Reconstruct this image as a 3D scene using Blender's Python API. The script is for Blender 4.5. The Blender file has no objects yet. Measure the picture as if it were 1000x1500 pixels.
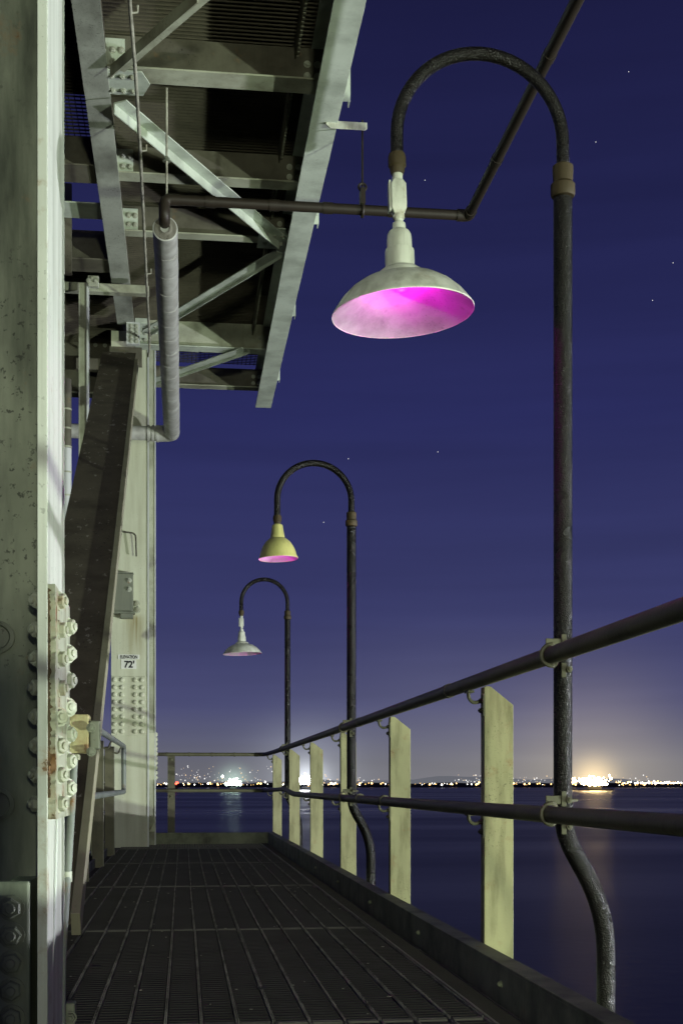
import bpy, bmesh, math, random
from mathutils import Vector, Matrix
random.seed(7)
S = bpy.context.scene
C = bpy.data.collections.new('Scene'); S.collection.children.link(C)

# ---------------------------------------------------------------- camera
F = 1900.0; TH = math.atan(232/F); CT, ST = math.cos(TH), math.sin(TH); EYE = 0.70
cam = bpy.data.cameras.new('camera'); camo = bpy.data.objects.new('camera', cam); C.objects.link(camo)
cam.sensor_fit = 'VERTICAL'; cam.sensor_height = 36; cam.sensor_width = 24
cam.lens = F/1500*36; cam.shift_y = 398/1500
cam.clip_start = 0.05; cam.clip_end = 60000
camo.location = (0, 0, EYE); camo.rotation_euler = (math.pi/2, 0, -TH)
S.camera = camo
S.view_settings.view_transform = 'Standard'; S.view_settings.look = 'None'
S.view_settings.exposure = 0; S.view_settings.gamma = 1; S.view_settings.use_curve_mapping = False

def at(px, py, d):
    u = (px-500)/F*d
    return Vector((u*CT+d*ST, -u*ST+d*CT, EYE+(1148-py)/F*d))
def dZ(py, h): return h*F/(1148-py)            # depth of a point h above the eye
def atZ(px, py, h): return at(px, py, dZ(py, h))
def Yof(X, d): return (d-X*ST)/CT
# ---------------------------------------------------------------- world: night sky over a lit coast
W = bpy.data.worlds.new('World'); S.world = W; W.use_nodes = True
nt = W.node_tree; N = nt.nodes; L = nt.links; N.clear()
out = N.new('ShaderNodeOutputWorld'); bg = N.new('ShaderNodeBackground'); L.new(bg.outputs[0], out.inputs[0])
tc = N.new('ShaderNodeTexCoord'); nrm = N.new('ShaderNodeVectorMath'); nrm.operation = 'NORMALIZE'
L.new(tc.outputs['Generated'], nrm.inputs[0])
sep = N.new('ShaderNodeSeparateXYZ'); L.new(nrm.outputs[0], sep.inputs[0])
ab = N.new('ShaderNodeMath'); ab.operation = 'ABSOLUTE'; L.new(sep.outputs[2], ab.inputs[0])
rp = N.new('ShaderNodeValToRGB'); L.new(ab.outputs[0], rp.inputs[0]); cr = rp.color_ramp
stops = [(0.0, (.150, .150, .180)), (.014, (.142, .143, .175)), (.034, (.104, .108, .175)), (.06, (.066, .070, .162)), (.13, (.041, .045, .140)),
         (.27, (.0225, .025, .106)), (.5, (.0115, .0122, .054)), (1.0, (.006, .006, .028))]
cr.elements[0].position = stops[0][0]; cr.elements[0].color = stops[0][1]+(1,)
cr.elements[1].position = 1.0; cr.elements[1].color = stops[-1][1]+(1,)
for p, c in stops[1:-1]:
    e = cr.elements.new(p); e.color = c+(1,)
last = rp.outputs[0]
# light-pollution domes over the harbours on the far shore
for px, col, n, k in ((868, (1.0, .84, .54), 480, .20), (868, (1.0, .72, .32), 9000, .9), (450, (.85, .92, 1.0), 1500, .22), (450, (.9, .95, 1.0), 12000, .9), (342, (.7, 1.0, .8), 20000, .5), (640, (.95, .9, .8), 300, .05)):
    dv = (at(px, 1146, 100)-Vector((0, 0, EYE))).normalized()
    dp = N.new('ShaderNodeVectorMath'); dp.operation = 'DOT_PRODUCT'; L.new(nrm.outputs[0], dp.inputs[0]); dp.inputs[1].default_value = dv
    mx = N.new('ShaderNodeMath'); mx.operation = 'MAXIMUM'; L.new(dp.outputs['Value'], mx.inputs[0]); mx.inputs[1].default_value = 0
    pw = N.new('ShaderNodeMath'); pw.operation = 'POWER'; L.new(mx.outputs[0], pw.inputs[0]); pw.inputs[1].default_value = n
    ml = N.new('ShaderNodeMath'); ml.operation = 'MULTIPLY'; L.new(pw.outputs[0], ml.inputs[0]); ml.inputs[1].default_value = k
    vm = N.new('ShaderNodeVectorMath'); vm.operation = 'SCALE'; vm.inputs[0].default_value = col; L.new(ml.outputs[0], vm.inputs['Scale'])
    ad = N.new('ShaderNodeVectorMath'); ad.operation = 'ADD'; L.new(last, ad.inputs[0]); L.new(vm.outputs[0], ad.inputs[1]); last = ad.outputs[0]
cn = N.new('ShaderNodeTexNoise'); cn.inputs['Scale'].default_value = 2.2; cn.inputs['Detail'].default_value = 4
mp = N.new('ShaderNodeMapping'); mp.inputs['Scale'].default_value = (1, 1, 14); L.new(nrm.outputs[0], mp.inputs[0]); L.new(mp.outputs[0], cn.inputs['Vector'])
mr = N.new('ShaderNodeMapRange'); L.new(cn.outputs[0], mr.inputs[0]); mr.inputs[1].default_value = .3; mr.inputs[2].default_value = .7; mr.inputs[3].default_value = .9; mr.inputs[4].default_value = 1.1
sc_ = N.new('ShaderNodeVectorMath'); sc_.operation = 'SCALE'; L.new(last, sc_.inputs[0]); L.new(mr.outputs[0], sc_.inputs['Scale'])
L.new(sc_.outputs[0], bg.inputs[0]); bg.inputs[1].default_value = 1.0
# faint moonlight
sl = bpy.data.lights.new('moon_sun', 'SUN'); sl.energy = 0.06; sl.angle = math.radians(.5); sl.color = (.85, .9, 1)
so = bpy.data.objects.new('moon_sun', sl); C.objects.link(so); so.rotation_euler = (math.radians(50), 0, math.radians(25))
LAMPS = [  # unseen floodlights outboard and behind, the last an added fill: position, aim, power, colour, size
    ((12.0, -6.0, -2.3), (0, 10, 3), 9800, (.88, 1.0, .80), .4),
    ((15.0, 4.5, -1.9), (-.5, 6, 2.5), 9000, (.90, .90, 1.0), .25),
    ((1.0, -9.0, 1.5), (-.3, 10, 3.6), 2300, (.97, 1.0, .76), .7),  # fill lamp added to brighten the column web, soffit and deck
]

# ---------------------------------------------------------------- helpers
def link(o, parent=None):
    C.objects.link(o)
    if parent is not None: o.parent = parent
    return o
def tag(o, label=None, cat=None, group=None, kind=None):
    if label: o['label'] = label
    if cat: o['category'] = cat
    if group: o['group'] = group
    if kind: o['kind'] = kind
    return o
def thing(name, label, cat, loc=(0, 0, 0), group=None, kind=None):
    o = link(bpy.data.objects.new(name, None)); o.location = loc; o.empty_display_size = .1
    return tag(o, label, cat, group, kind)
def mesh_of(name, bm, mats, smooth=None, bevel=0):
    bmesh.ops.recalc_face_normals(bm, faces=bm.faces[:])
    me = bpy.data.meshes.new(name); bm.to_mesh(me); bm.free()
    for m in (mats if isinstance(mats, (list, tuple)) else [mats]): me.materials.append(m)
    if smooth is not None:
        me.polygons.foreach_set('use_smooth', [True]*len(me.polygons)); me.set_sharp_from_angle(angle=math.radians(smooth))
    return me
def obj(name, bm, mats, parent=None, smooth=None, bevel=0, world=True):
    """link a bmesh given in world coordinates as one object under parent"""
    me = mesh_of(name, bm, mats, smooth)
    o = bpy.data.objects.new(name, me); link(o, parent)
    if parent is not None and world:
        me.transform(Matrix.Translation(-wloc(parent)))
    if bevel:
        b = o.modifiers.new('bevel', 'BEVEL'); b.width = bevel; b.segments = 2; b.limit_method = 'ANGLE'; b.angle_limit = math.radians(40)
    return o
def wloc(o):
    v = Vector(o.location)
    while o.parent is not None: o = o.parent; v += Vector(o.location)
    return v
def inst(name, me, parent, loc, rot=None, scale=None):
    o = bpy.data.objects.new(name, me); link(o, parent)
    o.location = Vector(loc)-(wloc(parent) if parent is not None else Vector())
    if rot is not None: o.rotation_euler = rot
    if scale is not None: o.scale = scale
    return o
def nb(): return bmesh.new()
def box(bm, a, b, mi=0):
    """axis box between corners a, b"""
    x0, y0, z0 = [min(p, q) for p, q in zip(a, b)]; x1, y1, z1 = [max(p, q) for p, q in zip(a, b)]
    v = [bm.verts.new(p) for p in ((x0,y0,z0),(x1,y0,z0),(x1,y1,z0),(x0,y1,z0),(x0,y0,z1),(x1,y0,z1),(x1,y1,z1),(x0,y1,z1))]
    for f in ((0,3,2,1),(4,5,6,7),(0,1,5,4),(1,2,6,5),(2,3,7,6),(3,0,4,7)):
        fc = bm.faces.new([v[i] for i in f]); fc.material_index = mi
def obox(bm, o, u, s, n, lu, s0, s1, n0, n1, mi=0, cuts=0):
    """box along unit u from o, spanning s0..s1 on s, n0..n1 on n"""
    rings = []
    for k in range(cuts+2):
        t = lu*k/(cuts+1)
        rings.append([bm.verts.new(o+u*t+s*a+n*b) for a, b in ((s0,n0),(s1,n0),(s1,n1),(s0,n1))])
    for r0, r1 in zip(rings, rings[1:]):
        for i in range(4):
            j = (i+1) % 4; fc = bm.faces.new((r0[i], r0[j], r1[j], r1[i])); fc.material_index = mi
    for r in (rings[0][::-1], rings[-1]):
        fc = bm.faces.new(r); fc.material_index = mi
def prism(bm, pts, vec, mi=0):
    a = [bm.verts.new(p) for p in pts]; b = [bm.verts.new(Vector(p)+Vector(vec)) for p in pts]
    bm.faces.new(a[::-1]).material_index = mi; bm.faces.new(b).material_index = mi
    for i in range(len(pts)):
        j = (i+1) % len(pts); bm.faces.new((a[i], a[j], b[j], b[i])).material_index = mi
def tube(bm, path, r, seg=16, cap=True, mi=0):
    path = [Vector(p) for p in path]; n = len(path)
    rs = r if isinstance(r, (list, tuple)) else [r]*n
    tans = []
    for i in range(n):
        a = path[max(i-1, 0)]; b = path[min(i+1, n-1)]; tans.append((b-a).normalized())
    up = Vector((0, 0, 1)) if abs(tans[0].z) < .9 else Vector((1, 0, 0))
    x = tans[0].cross(up).normalized(); rings = []
    for i in range(n):
        t = tans[i]; x = (x-t*x.dot(t)).normalized(); y = t.cross(x)
        rings.append([bm.verts.new(path[i]+(x*math.cos(2*math.pi*k/seg)+y*math.sin(2*math.pi*k/seg))*rs[i]) for k in range(seg)])
    for a, b in zip(rings, rings[1:]):
        for k in range(seg):
            j = (k+1) % seg; bm.faces.new((a[k], a[j], b[j], b[k])).material_index = mi
    if cap:
        bm.faces.new(rings[0][::-1]).material_index = mi; bm.faces.new(rings[-1]).material_index = mi
def lathe(bm, prof, seg=40, M=Matrix(), close=False, mi=0):
    rings = []
    for r, z in prof:
        if r < 1e-6: rings.append([bm.verts.new(M @ Vector((0, 0, z)))])
        else: rings.append([bm.verts.new(M @ Vector((r*math.cos(2*math.pi*k/seg), r*math.sin(2*math.pi*k/seg), z))) for k in range(seg)])
    prs = list(zip(rings, rings[1:]))
    if close: prs.append((rings[-1], rings[0]))
    for a, b in prs:
        for k in range(seg):
            j = (k+1) % seg
            if len(a) == 1: f = (a[0], b[k], b[j])
            elif len(b) == 1: f = (a[k], a[j], b[0])
            else: f = (a[k], a[j], b[j], b[k])
            bm.faces.new(f).material_index = mi
def arc(c, r, a0, a1, n, ax, ay):
    return [Vector(c)+Vector(ax)*r*math.cos(a0+(a1-a0)*i/n)+Vector(ay)*r*math.sin(a0+(a1-a0)*i/n) for i in range(n+1)]
def bend(pts, r, n=6):
    """polyline with rounded corners"""
    pts = [Vector(p) for p in pts]; res = [pts[0]]
    for a, b, c in zip(pts, pts[1:], pts[2:]):
        d0 = (a-b); d1 = (c-b); q = min(r, d0.length*.49, d1.length*.49); p0 = b+d0.normalized()*q; p1 = b+d1.normalized()*q
        for i in range(n+1):
            t = i/n; res.append(p0*(1-t)**2+b*2*t*(1-t)+p1*t*t)
    res.append(pts[-1]); return res
def hexbolt_bm(r=.02, h=.016, stub=.010, washer=True):
    """hex head along +Z with washer and threaded stub"""
    bm = nb()
    if washer: lathe(bm, [(0, 0), (r*1.28, 0), (r*1.28, .004), (0, .004)], 16)
    z0 = .004 if washer else 0
    pr = [(r, z0), (r, z0+h*.85), (r*.86, z0+h)]
    lathe(bm, [(0, z0)]+pr+[(0, z0+h)], 6)
    if stub: lathe(bm, [(0, z0+h), (r*.5, z0+h+.0002), (r*.5, z0+h+stub*.8), (r*.4, z0+h+stub), (0, z0+h+stub)], 10)
    return bm

# ---------------------------------------------------------------- materials
def mat(name):
    m = bpy.data.materials.new(name); m.use_nodes = True; n = m.node_tree.nodes
    return m, n, m.node_tree.links, n['Principled BSDF']
def paint(name, base, dirt, damt=.5, rust=.5, spots=.5, rough=.55, streak=(14, 14, .8), metal=0, bump=.25, fine=70, spec=.35):
    m, N, L, b = mat(name)
    g = N.new('ShaderNodeNewGeometry')
    def noise(scale, det=6, vec=None, rg=.6):
        t = N.new('ShaderNodeTexNoise'); t.inputs['Scale'].default_value = scale; t.inputs['Detail'].default_value = det; t.inputs['Roughness'].default_value = rg
        L.new(vec or g.outputs['Position'], t.inputs['Vector']); return t.outputs[0]
    def rng(s, a, b_, c=0, d=1):
        r = N.new('ShaderNodeMapRange'); L.new(s, r.inputs[0]); r.inputs[1].default_value = a; r.inputs[2].default_value = b_; r.inputs[3].default_value = c; r.inputs[4].default_value = d; return r.outputs[0]
    def mix(f, a, c, k=None):
        x = N.new('ShaderNodeMix'); x.data_type = 'RGBA'
        if hasattr(f, 'links'): L.new(f, x.inputs[0])
        else: x.inputs[0].default_value = f
        for s, i in ((a, 6), (c, 7)):
            if isinstance(s, tuple): x.inputs[i].default_value = s+(1,)
            else: L.new(s, x.inputs[i])
        return x.outputs[2]
    mp = N.new('ShaderNodeMapping'); mp.inputs['Scale'].default_value = streak; L.new(g.outputs['Position'], mp.inputs[0])
    big = rng(noise(2.3, 5), .35, .7, 0, damt)
    st = rng(noise(1, 7, mp.outputs[0]), .45, .72, 0, damt)
    col = mix(big, base, tuple(.55*x+.45*y for x, y in zip(base, dirt)))
    col = mix(st, col, dirt)
    sp = rng(noise(fine, 2), .66-.05*spots, .70, 0, .75*min(spots*1.5, 1))
    spv = N.new('ShaderNodeMath'); spv.operation = 'MULTIPLY'; L.new(sp, spv.inputs[0]); L.new(rng(noise(1.7, 3), .46, .60), spv.inputs[1])
    col = mix(spv.outputs[0], col, tuple(x*.35 for x in dirt))
    # long thin water runs
    mp2 = N.new('ShaderNodeMapping'); mp2.inputs['Scale'].default_value = (38, 38, .55); L.new(g.outputs['Position'], mp2.inputs[0])
    run = N.new('ShaderNodeMath'); run.operation = 'MULTIPLY'; L.new(rng(noise(1, 3, mp2.outputs[0]), .58, .70, 0, .36*damt), run.inputs[0]); L.new(rng(noise(1.1, 2), .42, .60), run.inputs[1])
    col = mix(run.outputs[0], col, tuple(.6*x for x in dirt))
    ch = noise(7, 8, None, .7); chm = rng(ch, .70-.06*rust, .715-.06*rust+.01, 0, min(1, rust*1.6))
    rc = mix(rng(noise(55, 4), .4, .6), (.10, .040, .014), (.035, .018, .010))
    col = mix(chm, col, rc)
    halo = rng(ch, .62-.06*rust, .72-.06*rust, 0, .55*min(1, rust*1.5))
    col = mix(halo, col, (.26, .15, .06)) if rust > .3 else col
    L.new(col, b.inputs['Base Color'])
    b.inputs['Roughness'].default_value = rough; b.inputs['Metallic'].default_value = metal
    b.inputs['Specular IOR Level'].default_value = spec
    bp = N.new('ShaderNodeBump'); bp.inputs['Strength'].default_value = bump; bp.inputs['Distance'].default_value = .003
    sm = N.new('ShaderNodeMath'); sm.operation = 'SUBTRACT'; L.new(noise(fine*.8, 6), sm.inputs[0])
    hh = N.new('ShaderNodeMath'); hh.operation = 'MULTIPLY'; L.new(chm, hh.inputs[0]); hh.inputs[1].default_value = .8; L.new(hh.outputs[0], sm.inputs[1])
    L.new(sm.outputs[0], bp.inputs['Height']); L.new(bp.outputs[0], b.inputs['Normal'])
    return m
M_col = paint('green_white_column_paint', (.58, .61, .54), (.16, .17, .12), .5, .6, .5, .5)
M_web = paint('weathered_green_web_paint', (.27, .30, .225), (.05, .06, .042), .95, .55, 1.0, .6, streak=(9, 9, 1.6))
M_colf = paint('cream_column_paint', (.54, .57, .42), (.26, .25, .14), .4, .25, .35, .5, streak=(9, 9, .7))
M_gird = paint('pale_grey_green_girder_paint', (.58, .65, .54), (.16, .18, .14), .6, .15, .4, .6, streak=(3, 3, 3))
M_beam = paint('weathered_beam_paint', (.44, .47, .35), (.10, .09, .055), .75, .3, .6, .65, streak=(3, 3, 3))
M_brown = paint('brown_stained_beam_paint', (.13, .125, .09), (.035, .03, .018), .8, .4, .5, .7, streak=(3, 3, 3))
M_post = paint('yellow_green_post_paint', (.37, .36, .19), (.13, .12, .05), .8, .75, 1.0, .6, streak=(22, 22, 4), fine=150)
M_splice = paint('thick_flaking_white_paint', (.44, .47, .37), (.15, .14, .06), .75, 1.5, .8, .5, bump=.9, fine=40)
M_bolt = paint('painted_bolt_heads', (.40, .43, .35), (.17, .16, .09), .5, .55, .5, .45)
M_greybolt = paint('grey_green_bolts', (.17, .19, .14), (.05, .05, .03), .6, .3, .5, .45)
M_brace = paint('dark_brown_brace_web', (.15, .13, .092), (.05, .042, .028), .8, .2, .6, .8, streak=(3, 3, 3), fine=50)
M_strip = paint('tan_brace_edge_paint', (.30, .29, .20), (.12, .11, .06), .5, .2, .5, .6, streak=(3, 3, 3))
M_rail = paint('dark_olive_pipe_rail', (.105, .10, .058), (.035, .033, .018), .7, .3, .5, .5, streak=(6, 6, 6), fine=90)
M_bracket = paint('worn_rail_bracket', (.10, .10, .058), (.06, .055, .03), .6, .3, .4, .5)
M_kerb = paint('dark_green_kerb_paint', (.24, .27, .17), (.03, .03, .02), .8, .4, .7, .6, streak=(5, 5, 5))
M_deck = paint('dark_grating_steel', (.052, .052, .046), (.026, .025, .021), .6, .1, .5, .75, streak=(2, 2, 2), spec=.25)
M_rib = paint('worn_grating_edge', (.13, .13, .11), (.055, .055, .045), .8, .2, .5, .6, streak=(2, 2, 2))
M_glint = paint('plank_edge_painted_glint', (.29, .29, .255), (.06, .06, .05), 1.0, .1, .5, .7, streak=(5, 5, 5), spec=.08)  # pale base stands in for light caught along the rib tops
M_line = paint('bright_worn_edge', (.34, .34, .27), (.10, .10, .07), .7, .2, .5, .5, streak=(2, 2, 2))
M_soffit = paint('rusty_dark_soffit_grating', (.105, .095, .065), (.04, .035, .022), .9, .3, .6, .8, streak=(2, 2, 2))
M_firepipe = paint('dark_brown_fire_pipe', (.026, .020, .013), (.012, .010, .007), .6, .25, .3, .5, streak=(5, 5, 5))
M_coup = paint('brown_rusty_coupling', (.052, .038, .014), (.035, .024, .010), .6, .5, .5, .65, fine=120)
M_enamel = paint('chipped_white_enamel', (.66, .69, .58), (.16, .16, .10), .7, .5, .9, .35, streak=(20, 20, 4), fine=140, spec=.5)
M_yenamel = paint('yellowed_enamel', (.62, .60, .21), (.26, .24, .09), .5, .2, .3, .35, streak=(20, 20, 4), fine=140, spec=.5)
M_inner = paint('speckled_white_shade_lining', (.42, .39, .39), (.17, .14, .155), .8, .3, 1.0, .4, streak=(9, 9, 9), fine=170)
M_box = paint('grey_junction_box', (.17, .185, .135), (.08, .09, .08), .5, .2, .4, .5)
M_cond = paint('grey_conduit_flaked', (.22, .25, .22), (.07, .075, .06), .6, .75, .7, .5, fine=35)
M_rope = paint('mottled_white_conduit', (.46, .46, .37), (.05, .045, .03), .9, .5, 1.0, .6, streak=(30, 9, 9), fine=25)
M_bright = paint('bright_galvanised_pipe', (.55, .58, .56), (.25, .25, .2), .4, .15, .3, .35)
def droppings(m):
    N = m.node_tree.nodes; L = m.node_tree.links; b = N['Principled BSDF']; src = b.inputs['Base Color'].links[0].from_socket
    g = N.new('ShaderNodeNewGeometry'); mp = N.new('ShaderNodeMapping'); mp.inputs['Scale'].default_value = (7, 3.2, 3.2); L.new(g.outputs['Position'], mp.inputs[0])
    t = N.new('ShaderNodeTexNoise'); t.inputs['Scale'].default_value = 2.6; t.inputs['Detail'].default_value = 5; t.inputs['Roughness'].default_value = .7; L.new(mp.outputs[0], t.inputs['Vector'])
    r = N.new('ShaderNodeMapRange'); L.new(t.outputs[0], r.inputs[0]); r.inputs[1].default_value = .615; r.inputs[2].default_value = .65; r.inputs[4].default_value = .75
    x = N.new('ShaderNodeMix'); x.data_type = 'RGBA'; L.new(r.outputs[0], x.inputs[0]); L.new(src, x.inputs[6]); x.inputs[7].default_value = (.42, .40, .34, 1); L.new(x.outputs[2], b.inputs['Base Color'])
droppings(M_brace)
def pole_mat():
    m, N, L, b = mat('black_orange_peel_pole')
    b.inputs['Base Color'].default_value = (.006, .005, .0035, 1); b.inputs['Roughness'].default_value = .3; b.inputs['Specular IOR Level'].default_value = .3
    g = N.new('ShaderNodeNewGeometry'); t = N.new('ShaderNodeTexNoise'); t.inputs['Scale'].default_value = 270; t.inputs['Detail'].default_value = 1; L.new(g.outputs['Position'], t.inputs['Vector'])
    t2 = N.new('ShaderNodeTexNoise'); t2.inputs['Scale'].default_value = 9; L.new(g.outputs['Position'], t2.inputs['Vector'])
    r = N.new('ShaderNodeMapRange'); L.new(t2.outputs[0], r.inputs[0]); r.inputs[3].default_value = .2; r.inputs[4].default_value = .38; L.new(r.outputs[0], b.inputs['Roughness'])
    bp = N.new('ShaderNodeBump'); bp.inputs['Strength'].default_value = 1; bp.inputs['Distance'].default_value = .0042; L.new(t.outputs[0], bp.inputs['Height']); L.new(bp.outputs[0], b.inputs['Normal'])
    return m
M_pole = pole_mat()
def clad_mat():
    m, N, L, b = mat('aluminium_insulation_cladding')
    g = N.new('ShaderNodeNewGeometry'); t = N.new('ShaderNodeTexNoise'); t.inputs['Scale'].default_value = 12; t.inputs['Detail'].default_value = 8; L.new(g.outputs['Position'], t.inputs['Vector'])
    r = N.new('ShaderNodeValToRGB'); r.color_ramp.elements[0].position = .35; r.color_ramp.elements[0].color = (.33, .33, .295, 1); r.color_ramp.elements[1].position = .62; r.color_ramp.elements[1].color = (.45, .46, .42, 1)
    L.new(t.outputs[0], r.inputs[0]); L.new(r.outputs[0], b.inputs['Base Color']); b.inputs['Roughness'].default_value = .5; b.inputs['Metallic'].default_value = .1
    bp = N.new('ShaderNodeBump'); bp.inputs['Strength'].default_value = .4; bp.inputs['Distance'].default_value = .006; L.new(t.outputs[0], bp.inputs['Height']); L.new(bp.outputs[0], b.inputs['Normal'])
    return m
M_clad = clad_mat()
def flat(name, col, rough=.7):
    m, N, L, b = mat(name); b.inputs['Base Color'].default_value = col+(1,); b.inputs['Roughness'].default_value = rough
    g = N.new('ShaderNodeNewGeometry'); t = N.new('ShaderNodeTexNoise'); t.inputs['Scale'].default_value = 40; t.inputs['Detail'].default_value = 5; L.new(g.outputs['Position'], t.inputs['Vector'])
    bp = N.new('ShaderNodeBump'); bp.inputs['Strength'].default_value = .15; L.new(t.outputs[0], bp.inputs['Height']); L.new(bp.outputs[0], b.inputs['Normal']); return m
def emit(name, col, k):
    m, N, L, b = mat(name); b.inputs['Base Color'].default_value = (0, 0, 0, 1); b.inputs['Emission Color'].default_value = col+(1,); b.inputs['Emission Strength'].default_value = k; return m
M_white = flat('sign_white', (.66, .68, .60)); M_black = flat('sign_black_ink', (.015, .015, .015))

# ---------------------------------------------------------------- setting: water, shore, hills
WZ = -22.0
def water():
    m, N, L, b = mat('smoothed_bay_water')
    b.inputs['Base Color'].default_value = (.0040, .0045, .012, 1); b.inputs['Roughness'].default_value = .30; b.inputs['IOR'].default_value = 1.33; b.inputs['Specular IOR Level'].default_value = .23
    g = N.new('ShaderNodeNewGeometry'); mp = N.new('ShaderNodeMapping'); mp.inputs['Scale'].default_value = (.0012, .006, 1); mp.inputs['Rotation'].default_value = (0, 0, TH)
    L.new(g.outputs['Position'], mp.inputs[0])
    t = N.new('ShaderNodeTexNoise'); t.inputs['Scale'].default_value = 1; t.inputs['Detail'].default_value = 5; L.new(mp.outputs[0], t.inputs['Vector'])
    r = N.new('ShaderNodeMapRange'); L.new(t.outputs[0], r.inputs[0]); r.inputs[1].default_value = .3; r.inputs[2].default_value = .7; r.inputs[3].default_value = .24; r.inputs[4].default_value = .38; L.new(r.outputs[0], b.inputs['Roughness'])
    t2 = N.new('ShaderNodeTexNoise'); t2.inputs['Scale'].default_value = .35; t2.inputs['Detail'].default_value = 4; L.new(g.outputs['Position'], t2.inputs['Vector'])
    bp = N.new('ShaderNodeBump'); bp.inputs['Strength'].default_value = .07; bp.inputs['Distance'].default_value = .5; L.new(t2.outputs[0], bp.inputs['Height']); L.new(bp.outputs[0], b.inputs['Normal'])
    bm = nb(); R = 30000
    bm.faces.new([bm.verts.new(p) for p in ((-R, -R, WZ), (R, -R, WZ), (R, R, WZ), (-R, R, WZ))])
    tag(obj('water', bm, m), 'dark blue bay water smoothed below the walkway', kind='structure')
water()
M_land = flat('dark_shore_land', (.008, .009, .010)) 
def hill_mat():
    m, N, L, b = mat('haze_glow_hillside'); b.inputs['Base Color'].default_value = (.01, .01, .012, 1); b.inputs['Roughness'].default_value = .9
    b.inputs['Emission Color'].default_value = (.85, .88, 1.0, 1); b.inputs['Emission Strength'].default_value = .155; return m  # emission painted in so the hills blend into the bright horizon haze
def hills():
    bm = nb(); n = 160; d = 9200; fr = []; tp = []
    for i in range(n+1):
        px = -900+i*2900/n
        hh = 8+4*math.sin(px*.011)+2.5*math.sin(px*.029+1)+1.5*math.sin(px*.071)
        fr.append(bm.verts.new(at(px, 1148, d-900)*1)); fr[-1].co.z = WZ+1
        v = at(px, 1148-max(hh, 4)*.8, d); tp.append(bm.verts.new(v))
    bk = [bm.verts.new((v.co.x*1.4, v.co.y*1.4, WZ)) for v in tp]
    for i in range(n):
        bm.faces.new((fr[i], fr[i+1], tp[i+1], tp[i])); bm.faces.new((tp[i], tp[i+1], bk[i+1], bk[i]))
    tag(obj('hills', bm, hill_mat(), smooth=60), 'low far hills with a painted glow matching the horizon haze', kind='structure')
    bm = nb(); n = 220; a = []; b2 = []; c2 = []
    for i in range(n+1):
        px = -900+i*2900/n
        hh = 5.2+random.random()*3+3*math.sin(px*.05)
        p = at(px, 1148, 7800); a.append(bm.verts.new((p.x, p.y, WZ+.5))); q = at(px, 1148, 7870); b2.append(bm.verts.new((q.x, q.y, WZ+19+hh))); s = at(px, 1148, 8290); c2.append(bm.verts.new((s.x, s.y, WZ+8)))
    for i in range(n):
        bm.faces.new((a[i], a[i+1], b2[i+1], b2[i])); bm.faces.new((b2[i], b2[i+1], c2[i+1], c2[i]))
    tag(obj('shore', bm, M_land), 'thin dark far shoreline across the bay', kind='structure')
hills()
E_w = emit('white_harbour_light', (1, .96, .88), 9); E_y = emit('warm_sodium_light', (1, .60, .20), 7); E_v = emit('amber_deck_floodlight', (1, .68, .30), 60); E_g = emit('green_white_floodlight', (.74, 1, .82), 30); E_b = emit('white_floodlight', (.93, .96, 1), 60); E_r = emit('red_beacon', (1, .10, .05), 6); E_t = emit('dim_orange_street_light', (1, .72, .42), 1.0); E_s = emit('dim_town_light', (.95, .93, .9), 1.3)
def blob(bm, p, r):
    bmesh.ops.create_icosphere(bm, subdivisions=1, radius=r, matrix=Matrix.Translation(p))
def shore_lights():
    sets = {'w': nb(), 'y': nb(), 's': nb(), 't': nb()}
    for i in range(330):                                             # along the waterline
        px = random.uniform(-60, 1060); d = 7700
        r = random.choice((1.3, 1.8, 2.4, 3.6)) if random.random() < .86 else 5.6
        k = random.random(); key = 'y' if (k < .5 or 760 < px < 980 and k < .85) else 'w'
        blob(sets[key], at(px, 1148-random.gauss(-.6, 1.0)-r*.1, d), r)
    for i in range(120):                                             # container terminal, right
        px = random.triangular(896, 1030, 990); blob(sets['w' if random.random() < .6 else 'y'], at(px, 1147.5-abs(random.gauss(0, 1.1)), 7690), random.uniform(2, 4.4))
    for i in range(260):                                             # hillside streets
        c = random.choice((270, 300, 330, 365, 440, 470, 520, 680, 705, 780, 930)); px = random.gauss(c, 16); py = 1146-abs(random.gauss(0, 11))
        if c > 500 and py < 1135: py = 1143
        blob(sets['s' if random.random() < .6 else 't'], at(px, py, 8300 - (1146-py)*-28), random.choice((1.6, 2.2, 2.8, 4.6)))
    for key, nm, mt, lb in (('w', 'harbour_lights', E_w, 'white pinpoint lights strung along the far waterline'), ('y', 'harbour_lights', E_y, 'amber pinpoint lights strung along the far waterline'), ('s', 'hillside_lights', E_s, 'dim white scattered town lights on the far hillside'), ('t', 'hillside_lights', E_t, 'dim orange street lights scattered on the far hillside')):
        tag(obj(nm, sets[key], mt), lb, 'lights', kind='stuff')
shore_lights()
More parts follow.
